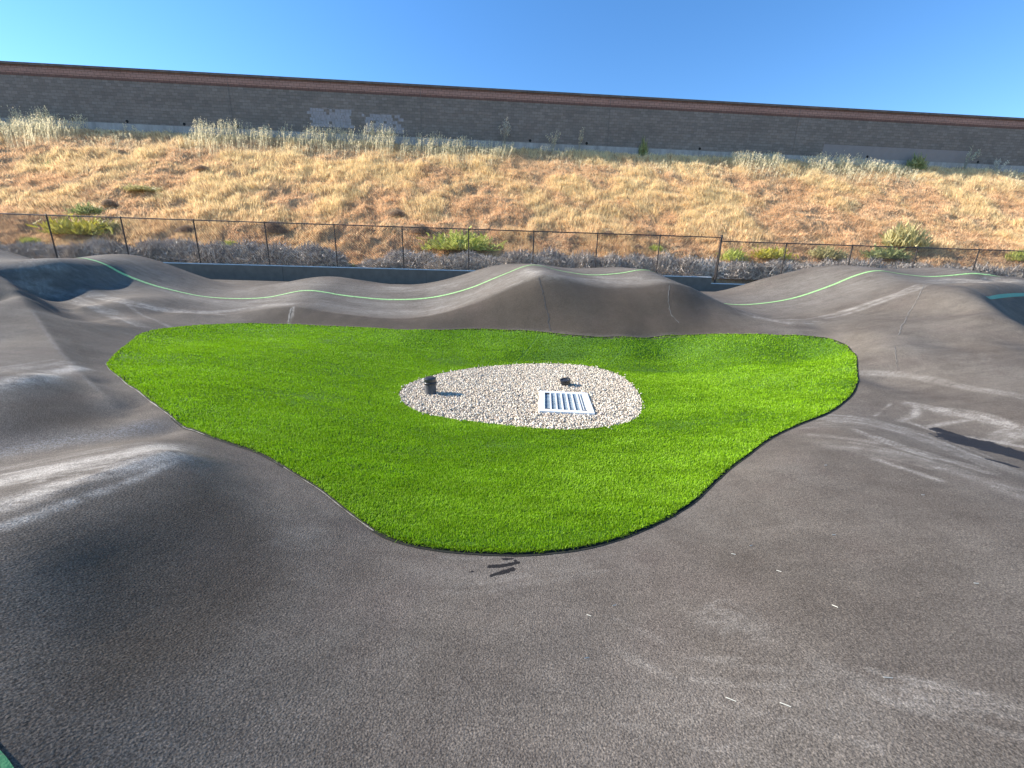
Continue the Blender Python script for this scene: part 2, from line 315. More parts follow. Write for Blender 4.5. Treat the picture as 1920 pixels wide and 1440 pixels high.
# ------------------------------------------------------------------ asphalt
def asphalt_mat():
    mt, n, p = new_mat('asphalt'); tc = N(n, 'ShaderNodeTexCoord').outputs['Object']
    big = noise(n, .9, 5, .6, tc); med = noise(n, 4.5, 5, .65, tc); streak = noise(n, 3.0, 6, .7, tc, (.35, 2.2, 1)); fine = noise(n, 165, 3, .85, tc)
    vor = N(n, 'ShaderNodeTexVoronoi'); vor.inputs['Scale'].default_value = 120; n.links.new(tc, vor.inputs['Vector'])
    base = ramp(n, big, [(.3, (.107, .091, .076)), (.7, (.154, .135, .114))])
    base = mix(n, .55, base, ramp(n, med, [(.3, (.40, .38, .37)), (.7, (.62, .61, .60))]), 'OVERLAY')
    base = mix(n, .35, base, ramp(n, streak, [(.35, (.36, .36, .36)), (.68, (.66, .65, .64))]), 'OVERLAY')
    ac = N(n, 'ShaderNodeAttribute'); ac.attribute_name = 'clean_shade'; base = mix(n, mth(n, 'MULTIPLY', ac.outputs['Fac'], .75), base, (.062, .048, .036))  # bare roller faces darker, plus painted shade of slopes turned from the sun
    awn = N(n, 'ShaderNodeAttribute'); awn.attribute_name = 'worn'; st2 = noise(n, 5.5, 7, .75, tc, (.22, 2.6, 1))
    base = mix(n, mth(n, 'MULTIPLY', mth(n, 'MULTIPLY', awn.outputs['Fac'], ramp(n, st2, [(.38, (0, 0, 0)), (.64, (1, 1, 1))])), .42), base, (.27, .245, .215))
    red = noise(n, 1.7, 4, .6, tc)
    base = mix(n, mth(n, 'MULTIPLY', ramp(n, red, [(.5, (0, 0, 0)), (.75, (1, 1, 1))]), .22), base, (.135, .10, .088))
    a = N(n, 'ShaderNodeAttribute'); a.attribute_name = 'dust'
    dn = noise(n, 3.2, 8, .78, tc, (1, 1.7, 1))
    df = mth(n, 'MULTIPLY', a.outputs['Fac'], ramp(n, dn, [(.36, (.05, .05, .05)), (.60, (1.15, 1.15, 1.15))]), True)
    dn2 = noise(n, 26, 6, .8, tc)
    df = mth(n, 'MULTIPLY', df, ramp(n, dn2, [(.25, (.45, .45, .45)), (.6, (1.05, 1.05, 1.05))]), True)
    base = mix(n, df, base, (.40, .365, .32))
    ab = N(n, 'ShaderNodeAttribute'); ab.attribute_name = 'grit'
    spk = noise(n, 60, 3, .8, tc)
    base = mix(n, mth(n, 'MULTIPLY', ab.outputs['Fac'], ramp(n, spk, [(.42, (0, 0, 0)), (.6, (1, 1, 1))])), base, (.215, .21, .205))
    base = mix(n, .85, base, ramp(n, fine, [(.36, (.16, .155, .15)), (.66, (.86, .85, .83))]), 'OVERLAY')
    vc = N(n, 'ShaderNodeTexVoronoi'); vc.inputs['Scale'].default_value = 185; n.links.new(tc, vc.inputs['Vector']); vs_ = N(n, 'ShaderNodeSeparateColor'); n.links.new(vc.outputs['Color'], vs_.inputs[0])
    base = mix(n, .5, base, ramp(n, vs_.outputs[0], [(.0, (.26, .255, .25)), (.55, (.5, .5, .5)), (1.0, (.80, .79, .77))]), 'OVERLAY')
    aw = N(n, 'ShaderNodeAttribute'); aw.attribute_name = 'wet'
    wn = noise(n, 9, 5, .7, tc)
    wf = ramp(n, mth(n, 'ADD', aw.outputs['Fac'], mth(n, 'MULTIPLY', mth(n, 'SUBTRACT', wn, .5), 1.7)), [(.45, (0, 0, 0)), (.52, (1, 1, 1))])
    base = mix(n, mth(n, 'MULTIPLY', wf, .93), base, (.014, .013, .014))
    n.links.new(base, p.inputs['Base Color'])
    n.links.new(mth(n, 'SUBTRACT', .88, mth(n, 'MULTIPLY', wf, .33)), p.inputs['Roughness']); p.inputs['Specular IOR Level'].default_value = .12
    h = mth(n, 'ADD', mth(n, 'MULTIPLY', vor.outputs['Distance'], -.6), mth(n, 'MULTIPLY', fine, .8))
    b1 = N(n, 'ShaderNodeBump'); b1.inputs['Strength'].default_value = 1.0; b1.inputs['Distance'].default_value = .0032; n.links.new(h, b1.inputs['Height'])
    b2 = N(n, 'ShaderNodeBump'); b2.inputs['Strength'].default_value = .3; b2.inputs['Distance'].default_value = .012; n.links.new(noise(n, 6, 5, .6, tc), b2.inputs['Height'])
    n.links.new(b1.outputs[0], b2.inputs['Normal']); n.links.new(b2.outputs[0], p.inputs['Normal'])
    return mt
M_ASPH = asphalt_mat()
STROKES = [  # pixel polyline, half width m, strength
    ([(-20,726),(70,706),(146,689)], .10, 1.35), ([(-20,700),(60,688),(130,678)], .09, .6), ([(0,700),(60,690),(120,678)], .08, .45),
    ([(0,905),(100,880),(200,858),(310,838)], .15, 1.35), ([(0,905),(100,880),(200,862),(330,850)], .17, 1.0), ([(0,950),(120,905),(240,872),(330,850)], .09, 1.3), ([(0,990),(120,945),(250,900),(340,858)], .03, 1.0), ([(0,880),(150,850),(280,830)], .10, .6),
    ([(60,583),(110,656),(140,690),(190,738)], .02, .3),
    ([(20,530),(120,556),(200,583),(270,612)], .10, .75), ([(150,545),(240,565),(330,582),(420,584),(500,574),(545,571)], .10, .95), ([(210,560),(300,580),(420,590)], .05, .8), ([(240,572),(330,620)], .03, .5),
    ([(0,500),(60,500),(110,496)], .2, .7),
    ([(300,540),(360,558),(440,568),(540,556),(600,552)], .22, .45), ([(450,545),(540,530),(600,528)], .3, .35),
    ([(600,570),(680,583),(740,586),(820,580),(900,552),(980,520)], .18, .5), ([(620,556),(740,572),(860,556),(960,515)], .12, .35), ([(700,540),(800,541),(860,530)], .3, .4), ([(720,538),(770,540)], .12, .6),
    ([(550,575),(545,600),(540,608)], .03, .6), ([(985,510),(1005,512)], .22, .8),
    ([(1020,515),(1100,526),(1160,530),(1240,526)], .18, .45), ([(1120,520),(1200,522)], .15, .4),
    ([(1400,586),(1440,597),(1490,599),(1560,590),(1640,565),(1735,533)], .09, .75), ([(1400,590),(1470,603),(1530,604)], .14, .6), ([(1400,545),(1500,530),(1600,545)], .5, .15),
    ([(1735,530),(1790,528),(1850,528),(1920,526)], .22, .8), ([(1420,560),(1500,570),(1600,560)], .35, .2),
    ([(1440,800),(1520,790),(1600,790),(1700,812),(1800,850),(1920,890)], .16, .75), ([(1560,835),(1660,850),(1780,880),(1920,930)], .13, .6), ([(1600,805),(1700,840),(1850,885)], .05, .8), ([(1520,815),(1640,830)], .05, .5),
    ([(1640,860),(1700,880),(1760,900)], .03, .8), ([(1480,775),(1560,790)], .1, .5),
    ([(1700,758),(1760,768),(1850,785),(1920,800)], .05, 1.0), ([(1690,790),(1720,770),(1715,757)], .04, .8), ([(1770,775),(1830,782),(1880,800)], .09, .75), ([(1740,800),(1800,790),(1830,785)], .035, .7), ([(1850,830),(1900,810),(1925,806)], .05, .8), ([(1640,780),(1670,757)], .012, .7), ([(1700,790),(1760,810),(1830,822),(1920,838)], .03, .9),
    ([(1540,700),(1640,700),(1720,706),(1830,728),(1920,742)], .05, .5), ([(1560,695),(1690,698)], .03, .4), ([(1800,720),(1920,748)], .03, .45),
    ([(1310,1160),(1380,1160),(1420,1190)], .06, .35), ([(1550,1250),(1650,1290),(1780,1310),(1920,1330)], .05, .5), ([(1300,1290),(1420,1310),(1600,1330)], .10, .3),
    ([(740,1060),(860,1080),(1000,1070),(1180,1050)], .12, .22), ([(1100,1300),(1250,1350),(1400,1380)], .2, .2), ([(1700,640),(1800,690),(1900,700)], .5, .16), ([(540,970),(560,1010),(600,1000)], .06, .18)]
GRITS = [([(0,850),(120,828),(220,812),(262,800)], .15, 1.0)]
WETS = [([(1757,806),(1800,820)], .09, 1.0), ([(1795,824),(1840,834),(1880,846),(1940,862)], .19, 1.15), ([(1856,862),(1880,868),(1900,874)], .05, .95),
        ([(918,1063),(945,1060),(975,1054)], .018, .95), ([(945,1049),(968,1050),(972,1056)], .012, .85), ([(920,1080),(945,1072),(962,1067)], .018, .95), ([(880,1072),(896,1071)], .009, .75)]
E_ = 950; Rr = 560
a_ = np.linspace(-2.0, 2.0, E_); D_ = np.r_[np.linspace(-3.5, .3, 40)[:-1], np.geomspace(.8, 19.9, Rr) - .5]
aa, DD = np.meshgrid(a_, D_); TX = aa * (np.maximum(DD, 0) + 2.6); TY = DD + TX * TT * sstep(10, 19.4, DD)
TZ = zt(TX, TY)
tin = inside(TX, TY, TURF); td = seg_dist(TX, TY, np.vstack([TURF, TURF[:1]]))
TZ = TZ - .035 * sstep(.0, .06, td) * tin
def paint(strokes, split=False):
    o = np.zeros(TX.shape)
    for pl, wd, st in strokes:
        P = cast(interp_curve(np.array(pl, float), 12) if len(pl) > 2 else np.array(pl, float), zt)
        subs = [(P, wd, st)]
        if split and wd >= .045 and len(P) > 5 and st < 1.3:
            subs = [(P, wd, st * .42)]; tP = np.gradient(P[:, :2], axis=0); tP /= np.linalg.norm(tP, axis=1)[:, None] + 1e-9; nP = np.stack([-tP[:, 1], tP[:, 0]], 1)
            for _ in range(9):
                a_i = int(rng.uniform(0, .55) * len(P)); b_i = a_i + 3 + int(rng.uniform(.2, .6) * len(P)); Q = P[a_i:b_i].copy()
                if len(Q) < 3: continue
                Q[:, :2] += nP[a_i:b_i][:len(Q)] * rng.normal(0, wd * .9) + nP[a_i:b_i][:len(Q)] * (rng.normal(0, wd * .35) * np.linspace(-1, 1, len(Q)))[:, None]
                subs.append((Q, rng.uniform(.008, .022) + .002 * P[:, 1].mean(), st * rng.uniform(.45, 1.0)))
        for P, wd, st in subs:
          x0, y0 = P[:, :2].min(0) - 3 * wd; x1, y1 = P[:, :2].max(0) + 3 * wd
          k = (TX > x0) & (TX < x1) & (TY > y0) & (TY < y1)
          if k.any():
            d = seg_dist(TX[k], TY[k], P); o[k] = np.maximum(o[k], st * np.exp(-(d / wd) ** 2))
        continue
        x0, y0 = P[:, :2].min(0) - 3 * wd; x1, y1 = P[:, :2].max(0) + 3 * wd
        k = (TX > x0) & (TX < x1) & (TY > y0) & (TY < y1)
        if k.any():
            d = seg_dist(TX[k], TY[k], P); o[k] = np.maximum(o[k], st * np.exp(-(d / wd) ** 2))
    return o
_lipw = [pD(u, np.interp(u, _l[:, 0], _l[:, 1]), np.interp(u, _l[:, 0], _l[:, 2])) for u in range(440, 1440, 20)]; _tw = [pZ(u, np.interp(u, _t[:, 0], _t[:, 1]), np.interp(u, _t[:, 0], _t[:, 2])) for u in range(1440, 440, -20)]
_poly = np.array(_lipw + _tw); _ins = inside(TX, TY, _poly); _dd = seg_dist(TX, TY, np.vstack([_poly, _poly[:1]])); clean_shade = _ins * sstep(0, .09, _dd) * (1 - sstep(3.6, 6.2, TX)) * sstep(-7.4, -5.2, TX)
for _pl, _st in (([(-40,752),(70,728),(150,706),(210,760),(255,795),(120,812),(-40,838)], .75), ([(-40,1012),(120,965),(250,918),(335,868),(430,890),(560,985),(600,1100),(470,1250),(250,1400),(-40,1440)], .8), ([(118,640),(150,680),(240,770),(262,790),(300,770),(230,722),(190,690),(170,650),(140,620)], .7), ([(1300,1010),(1700,985),(1900,1040),(1900,1250),(1500,1230),(1300,1150)], .25)):  # bare crest face; shade of near-left slope and edge face painted in
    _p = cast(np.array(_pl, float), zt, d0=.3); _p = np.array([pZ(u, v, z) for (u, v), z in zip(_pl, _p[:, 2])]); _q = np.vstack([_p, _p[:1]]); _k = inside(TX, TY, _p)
    clean_shade = np.maximum(clean_shade, _k * sstep(0, .3 if _st > .72 else .22, seg_dist(TX, TY, _q)) * _st)
_lw = LINE_W[:, :2]; _dl = seg_dist(TX, TY, LINE_W[::4]); worn = 1 - sstep(.5, 1.5, _dl)
dust = paint(STROKES, True); grit = paint(GRITS); wet = paint(WETS)
idx = np.arange(TX.size).reshape(TX.shape); Fc = np.stack([idx[:-1, :-1], idx[:-1, 1:], idx[1:, 1:], idx[1:, :-1]], -1).reshape(-1, 4)
track = mesh_obj('asphalt_track', np.stack([TX, TY, TZ], -1).reshape(-1, 3), Fc, M_ASPH, smooth=True, attrs={'dust': dust.ravel(), 'grit': grit.ravel(), 'wet': wet.ravel(), 'clean_shade': clean_shade.ravel(), 'worn': worn.ravel()})
tag(track, 'grey asphalt pump track with rollers round the green turf', kind='structure')
# far ground to the horizon
M_DIRT = simple('dirt', (.25, .19, .13), .9, .3, 3, bmp=.5, bscale=20, spec=.1)
g = mesh_obj('ground', [(-1500, -1500, -2.5), (1500, -1500, -2.5), (1500, 1500, -2.5), (-1500, 1500, -2.5)], [[0, 1, 2, 3]], M_DIRT); tag(g, 'flat ground around the track', kind='structure')

# ------------------------------------------------------------------ strips on the track
def strip(name, P, width, mat, lift=.005, fn=zt, normal_off=True):
    P = np.asarray(P); t = np.gradient(P[:, :2], axis=0); t /= np.linalg.norm(t, axis=1)[:, None] + 1e-9; nn = np.stack([-t[:, 1], t[:, 0]], 1)
    rows = []; ks = np.linspace(-.5, .5, 5); wd = np.broadcast_to(width, len(P))
    for k in ks:
        q = P[:, :2] + nn * (wd * k)[:, None]; rows.append(np.c_[q, fn(q[:, 0], q[:, 1]) + lift])
    V = np.stack(rows, 1); n, m_ = V.shape[:2]; I = np.arange(n * m_).reshape(n, m_)
    Fq = np.stack([I[:-1, :-1], I[1:, :-1], I[1:, 1:], I[:-1, 1:]], -1).reshape(-1, 4)
    return mesh_obj(name, V.reshape(-1, 3), Fq, mat, smooth=True)
def paint_mat(name, c):
    mt, n, p = new_mat(name); f = noise(n, 30, 5, .7)
    n.links.new(ramp(n, f, [(.36, (.16, .17, .12)), (.46, tuple(x * .8 for x in c)), (.6, c)]), p.inputs['Base Color']); p.inputs['Roughness'].default_value = .6
    bump(n, noise(n, 100, 3, .7), .6, .004, p); return mt
M_LINE = paint_mat('line_paint', (.38, .66, .24)); M_TEAL = paint_mat('teal_paint', (.06, .26, .16)); M_GRN2 = paint_mat('green_paint', (.11, .36, .13))
for P in (LINE_W,):
    Q = interp_curve(P, .06)
    tag(strip('painted_line', Q, .06, M_LINE, .007), 'light green line painted along the far lane', kind='structure')
berm_px = [((1845,562),(1870,557),(1900,554),(1935,553)), .075]
P = cast(interp_curve(np.array(berm_px[0], float), 6), zt, d0=8.95)
tag(strip('berm_line', P, berm_px[1], M_TEAL, .012), 'green band painted inside the shaded berm', kind='structure')
P = cast(interp_curve(np.array([(-66,1395),(-41,1425),(-21,1450),(-6,1475)], float), 8), zt, d0=.3)
tag(strip('corner_line', P, .06, M_GRN2, .006), 'green line painted at the lower left corner', kind='structure')
P = np.array([(x, Q_RET - .30 + x * TT, 0) for x in np.arange(-12, 3, .25)]); P[:, 1] += .05 * np.sin(P[:, 0] * 1.7)
tag(strip('dirt_strip', P, .5, simple('dirt_litter', (.20, .13, .085), .95, .6, 9, bmp=1, bscale=25, spec=.05), .012), 'brown leaf litter along the foot of the retaining wall', kind='structure')
M_SEAM = simple('seam', (.05, .046, .044), .9, .5, 40, bmp=.8, bscale=120); M_SEAML = simple('seam_light', (.175, .155, .13), .9, .5, 40, bmp=.8, bscale=120)
for pl, wd, mt in (([(1011,520),(1018,550),(1026,585),(1031,620)], .03, M_SEAM), ([(1256,535),(1253,560),(1257,585),(1272,606)], .02, M_SEAML), ([(1733,535),(1712,575),(1694,605),(1684,628)], .022, M_SEAML), ([(1679,650),(1681,690)], .012, M_SEAML), ([(547,578),(543,592),(541,604)], .05, M_SEAML)):
    P = cast(interp_curve(np.array(pl, float), 2), zt); k = np.r_[True, np.diff(P[:, 1]) < .3]; P = P[k]
    P[:, 0] += (vnoise(np.arange(len(P)) * .5, np.zeros(len(P)), 5) - .5) * .05
    tag(strip('paving_seam', P, wd * .7 * (.4 + vnoise(np.arange(len(P)) * .9, np.ones(len(P)), 8)), mt, .006), 'narrow paving joint running down the roller face', kind='structure')

# ------------------------------------------------------------------ blades
def blades(name, P, h, w_, lean, colr, mat, parent=None, tipcol=1.0, curve=.5):
    """P (n,3) base, h (n), w_ (n), lean (n,2) horizontal tip offset; two-segment blades"""
    n = len(P); ang = rng.uniform(0, math.pi, n); sx = np.cos(ang) * w_ / 2; sy = np.sin(ang) * w_ / 2
    V = np.zeros((n, 5, 3)); up = np.sqrt(np.maximum(h ** 2 - (lean ** 2).sum(1), (.25 * h) ** 2))
    V[:, 0] = P + np.c_[-sx, -sy, 0 * sx]; V[:, 1] = P + np.c_[sx, sy, 0 * sx]
    mid = P + np.c_[lean * (.5 - .25 * curve), up * .58]
    V[:, 2] = mid + np.c_[sx, sy, 0 * sx] * .8; V[:, 3] = mid - np.c_[sx, sy, 0 * sx] * .8; V[:, 4] = P + np.c_[lean, up]
    b = (np.arange(n) * 5)[:, None]; T = np.concatenate([b + [0, 1, 2], b + [0, 2, 3], b + [3, 2, 4]], 0)
    C_ = np.repeat(colr[:, None, :], 5, 1)
    C_[:, 4] *= tipcol
    return mesh_obj(name, V.reshape(-1, 3), T, mat, parent, cols=C_.reshape(-1, 3))

# ------------------------------------------------------------------ turf
def turf_sheet():
    st = .05; x0, y0 = TURF[:, :2].min(0); x1, y1 = TURF[:, :2].max(0)
    xs = np.arange(x0, x1, st); ys = np.arange(y0, y1, st); X, Y = np.meshgrid(xs, ys)
    T2 = TURF; cx = (X[:-1, :-1] + X[1:, 1:]) / 2; cy = (Y[:-1, :-1] + Y[1:, 1:]) / 2
    k = inside(cx, cy, T2) & ~inside(cx, cy, GRAV) & (seg_dist(cx, cy, np.vstack([TURF, TURF[:1]])) > .035) & (seg_dist(cx, cy, np.vstack([GRAV, GRAV[:1]])) > .03)
    I = np.arange(X.size).reshape(X.shape); Fq = np.stack([I[:-1, :-1], I[:-1, 1:], I[1:, 1:], I[1:, :-1]], -1)[k]
    V = np.stack([X, Y, zt(X, Y) + .014], -1).reshape(-1, 3)
    u, inv = np.unique(Fq, return_inverse=True); return V[u], inv.reshape(-1, 4)
M_TURFB = simple('turf_backing', (.075, .16, .012), .9, .3, 30)
V, Fq = turf_sheet(); tag(mesh_obj('turf_base', V, Fq, M_TURFB, smooth=True), 'green backing sheet under the artificial turf', kind='structure')
M_TURF = tint_mat('turf_blade', .6, .35, .12)
SEAMS = [((262,640),(520,612)), ((830,730),(1010,628)), ((1110,700),(1170,650))]
seamw = [cast(np.array(s, float), zt) for s in SEAMS]
x0, y0 = TURF[:, :2].min(0); x1, y1 = TURF[:, :2].max(0)
nb = 3900000
bx = rng.uniform(x0, x1, nb); by = rng.uniform(y0, y1, nb); dist = np.hypot(bx, by)
keepp = rng.uniform(0, 1, nb) < np.clip((2.6 / dist) ** 1.5, .12, 1)
bx = bx[keepp]; by = by[keepp]; k = inside(bx, by, TURF) & ~inside(bx, by, GRAV); bx = bx[k]; by = by[k]
sdn = np.minimum.reduce([seg_dist(bx, by, s) for s in seamw]); k = sdn > .012; bx = bx[k]; by = by[k]; dist = np.hypot(bx, by); nb = len(bx)
edge = np.minimum(seg_dist(bx, by, np.vstack([TURF, TURF[:1]])), .2)
L1 = fbm(bx * .8, by * 1.6, 40, 4); L2 = fbm(bx * 5, by * 9, 50, 3); L3 = vnoise(bx * 1.2 - by * .2, by * 14, 61)
L4 = sstep(.52, .66, fbm(bx * .7 + 3, by * 2.6, 140, 4)); sheen_tone = 1 + .07 * L4  # faint sheen bands painted into the blade colour
nap = np.stack([(L1 - .47) * .04 + (L2 - .45) * .02, (L1 - .45) * .04 - .004 + (L3 - .5) * .018], 1)
_ed = np.clip(seg_dist(bx, by, np.vstack([TURF, TURF[:1]])) / .05, 0, 1)
lean = nap + (1 - _ed)[:, None] * rng.normal(0, .009, (nb, 2)) + rng.normal(0, .0075, (nb, 2))
h = rng.uniform(.014, .026, nb); wd = np.clip(.0036 * (dist / 2.2) ** .9, .0034, .015) * rng.uniform(.8, 1.2, nb)
tone = rng.uniform(.75, 1.22, nb) * (.86 + .34 * L2)
tone = tone * sheen_tone
cc = np.stack([.222 * tone, .395 * tone, .009 * tone], 1); yel = rng.uniform(0, 1, nb) < .16; cc[yel] = np.stack([.30 * tone[yel], .46 * tone[yel], .06 * tone[yel]], 1)
turf = blades('turf', np.c_[bx, by, zt(bx, by) + .013], h, wd, lean, cc, M_TURF, tipcol=1.15)
tag(turf, 'bright green artificial turf island around the white gravel', 'turf', kind='stuff')

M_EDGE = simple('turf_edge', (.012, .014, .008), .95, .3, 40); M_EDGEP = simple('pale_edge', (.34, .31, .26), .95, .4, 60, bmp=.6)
for nm, loop in (('turf_edge', TURF), ('turf_edge', GRAV)):
    L = np.vstack([loop, loop[:1]]); n_l = len(L); zz = zt(L[:, 0], L[:, 1])
    V = np.vstack([np.c_[L[:, :2], zz - .03], np.c_[L[:, :2], zz + .016]]); I = np.arange(n_l - 1)
    tag(mesh_obj(nm, V, np.stack([I, I + 1, I + 1 + n_l, I + n_l], -1), M_EDGE), 'dark cut edge of the turf backing', kind='structure')
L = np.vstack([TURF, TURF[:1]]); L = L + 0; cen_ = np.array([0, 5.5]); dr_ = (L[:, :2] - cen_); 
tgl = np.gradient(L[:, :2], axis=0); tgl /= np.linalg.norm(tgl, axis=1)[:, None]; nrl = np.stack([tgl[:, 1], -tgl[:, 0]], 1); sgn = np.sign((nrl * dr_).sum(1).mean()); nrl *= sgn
m_r = (nrl[:, 0] > -.55) & (nrl[:, 1] < .35); idx_ = np.where(m_r)[0]  # right and near sides: edge shadow painted as a dark strip
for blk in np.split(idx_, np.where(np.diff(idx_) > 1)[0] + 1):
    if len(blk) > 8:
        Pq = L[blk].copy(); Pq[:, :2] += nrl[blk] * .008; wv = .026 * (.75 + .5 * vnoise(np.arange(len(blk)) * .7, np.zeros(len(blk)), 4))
        tag(strip('turf_shade_dust', Pq, wv, M_EDGE, .004), 'dark strip painting the turf edge shadow on the asphalt', kind='structure')
m_l = (nrl[:, 0] < -.45) & (nrl[:, 1] < .3); idx_ = np.where(m_l)[0]
for blk in np.split(idx_, np.where(np.diff(idx_) > 1)[0] + 1):
    if len(blk) > 8:
        Pq = L[blk].copy(); Pq[:, :2] += nrl[blk] * .006; wv = .010 * (.1 + 1.1 * vnoise(np.arange(len(blk)) * 1.3, np.zeros(len(blk)), 14))
        tag(strip('turf_shade_dust', Pq, wv, M_EDGEP, .004), 'pale dusty gap along the left turf edge', kind='structure')
# ------------------------------------------------------------------ gravel
M_GBED = simple('gravel_bed', (.36, .31, .24), .95, .4, 60, bmp=1, bscale=90)
gp = GRAV; cen = gp[:, :2].mean(0)
V = [np.r_[cen, .0]] + [np.r_[p[:2] * 1.0, .0] for p in gp]; V = np.array(V); V[:, 2] = zt(V[:, 0], V[:, 1]) - .004
nG = len(gp); mesh_o = mesh_obj('gravel_bed', V, [[0, 1 + i, 1 + (i + 1) % nG] for i in range(nG)], M_GBED); tag(mesh_o, 'pale gravel bed under the loose stones', kind='structure')
def ico():
    t = (1 + 5 ** .5) / 2; v = np.array([(-1, t, 0), (1, t, 0), (-1, -t, 0), (1, -t, 0), (0, -1, t), (0, 1, t), (0, -1, -t), (0, 1, -t), (t, 0, -1), (t, 0, 1), (-t, 0, -1), (-t, 0, 1)], float); v /= np.linalg.norm(v[0])
    f = np.array([(0, 11, 5), (0, 5, 1), (0, 1, 7), (0, 7, 10), (0, 10, 11), (1, 5, 9), (5, 11, 4), (11, 10, 2), (10, 7, 6), (7, 1, 8), (3, 9, 4), (3, 4, 2), (3, 2, 6), (3, 6, 8), (3, 8, 9), (4, 9, 5), (2, 4, 11), (6, 2, 10), (8, 6, 7), (9, 8, 1)]); return v, f
iv, fi = ico()
# drain grate pose
GR_C = pZ(1062, 754, .05); GR_A = pZ(1008, 733, .05); GR_B = pZ(1100, 738, .05); GR_D = pZ(1014, 772, .05); GR_E = pZ(1117, 776, .05)
ga = math.atan2(*(((GR_B - GR_A) + (GR_E - GR_D))[[1, 0]])); gW = (np.linalg.norm(GR_B - GR_A) + np.linalg.norm(GR_E - GR_D)) / 2; gH = (np.linalg.norm(GR_A - GR_D) + np.linalg.norm(GR_B - GR_E)) / 2
GR_C = (GR_A + GR_B + GR_D + GR_E) / 4; print('grate', ga, gW, gH)
gx0, gy0 = gp[:, :2].min(0); gx1, gy1 = gp[:, :2].max(0)
st = .0235; xs, ys = np.meshgrid(np.arange(gx0, gx1, st), np.arange(gy0, gy1, st)); xs = xs.ravel(); ys = ys.ravel()
P = []
for lay in range(2):
    X = xs + rng.uniform(-.012, .012, xs.size); Y = ys + rng.uniform(-.012, .012, xs.size)
    k = inside(X, Y, GRAV); dx = X - GR_C[0]; dy = Y - GR_C[1]; lx = dx * math.cos(ga) + dy * math.sin(ga); ly = -dx * math.sin(ga) + dy * math.cos(ga)
    k &= ~((abs(lx) < gW / 2 - .01) & (abs(ly) < gH / 2 - .01))
    if lay: k &= rng.uniform(0, 1, X.size) < .45
    X = X[k]; Y = Y[k]; P.append(np.c_[X, Y, zt(X, Y) + .004 + lay * .012 + rng.uniform(-.003, .006, X.size)])
ks = rng.integers(0, len(GRAV), 55); so_ = GRAV[ks, :2] + (GRAV[ks, :2] - GRAV[:, :2].mean(0)) * rng.exponential(.016, (55, 1)); P.append(np.c_[so_, zt(so_[:, 0], so_[:, 1]) + .034])
P = np.vstack(P); n = len(P)
S = rng.uniform(.007, .016, (n, 1, 1)) * rng.uniform(.7, 1.25, (n, 1, 3)); V = iv[None] * rng.uniform(.78, 1.15, (n, 12, 1)) * S
th = rng.uniform(0, 2 * math.pi, n); ph = rng.normal(0, .5, n); c, s = np.cos(th)[:, None], np.sin(th)[:, None]
x, y, z = V[..., 0], V[..., 1], V[..., 2]; cp, sp = np.cos(ph)[:, None], np.sin(ph)[:, None]
x, z = x * cp - z * sp, x * sp + z * cp; x, y = x * c - y * s, x * s + y * c
V = np.stack([x, y, z], -1) + P[:, None]; Fg = (np.arange(n) * 12)[:, None, None] + fi[None]
pal = np.array([(.74, .63, .47), (.78, .69, .55), (.62, .52, .39), (.74, .59, .45), (.84, .76, .62), (.48, .41, .32)]); cg = pal[rng.integers(0, 6, n)] * rng.uniform(.6, 1.12, (n, 1)) * np.where(rng.uniform(0, 1, (n, 1)) < .06, .45, 1)
gr = mesh_obj('gravel', V.reshape(-1, 3), Fg.reshape(-1, 3), tint_mat('gravel_stone', .85, 0, .3), cols=np.repeat(cg, 12, 0))
tag(gr, 'oval bed of loose cream gravel in the turf', 'gravel', kind='stuff')

# ------------------------------------------------------------------ drain grate and risers
M_WHITE = simple('white_frame', (.78, .78, .76), .5, .05, 14); M_WATER = None
mt, n_n, p_ = new_mat('basin_water'); n_n.links.new(ramp(n_n, noise(n_n, 9, 5, .7, mapping=(.5, 2.2, 1)), [(.35, (.15, .20, .24)), (.7, (.34, .40, .43))]), p_.inputs['Base Color']); p_.inputs['Roughness'].default_value = .3
bump(n_n, noise(n_n, 22, 3, .6, mapping=(.6, 2, 1)), .5, .02, p_); M_WATER = mt
M_BASIN = simple('basin_side', (.30, .32, .33), .7, .2, 10)
gt = empty('drain_grate', (GR_C[0], GR_C[1], .0), ga); tag(gt, 'square drain grate with white frame and six bars set in the gravel', 'drain')
fr = .082; mb = MB(); z0, z1 = -.05, .062
mb.box(-gW / 2, gW / 2, -gH / 2, -gH / 2 + fr, z0, z1).box(-gW / 2, gW / 2, gH / 2 - fr, gH / 2, z0, z1).box(-gW / 2, -gW / 2 + fr, -gH / 2 + fr, gH / 2 - fr, z0, z1).box(gW / 2 - fr, gW / 2, -gH / 2 + fr, gH / 2 - fr, z0, z1)
fo = mb.build('frame', M_WHITE, gt)
md = fo.modifiers.new('b', 'BEVEL'); md.width = .005; md.segments = 2
iw = gW - 2 * fr; ih = gH - 2 * fr
for i in range(6):
    x = -iw / 2 + iw * (i + 1) / 7; MB().box(x - .0085, x + .0085, -ih / 2 - .004, ih / 2 + .004, .045, .057).build('bar', M_WHITE, gt)
MB().box(iw / 2 - .045, iw / 2 - .037, -ih / 2 - .002, ih / 2 + .002, .048, .055).build('bar', M_WHITE, gt)
MB().box(-iw / 2 - .01, iw / 2 + .01, -ih / 2 - .01, ih / 2 + .01, -.03, .041).build('water', M_WATER, gt)
for sx, sy in ((-1, 1), (1, -1), (-1, -1)):
    MB().box(sx * (iw / 2 - .035) - .03, sx * (iw / 2 - .035) + .03, sy * (ih / 2 - .02) - .018, sy * (ih / 2 - .02) + .018, .042, .0585).build('bracket', simple('bracket_dark', (.05, .05, .05), .6), gt)
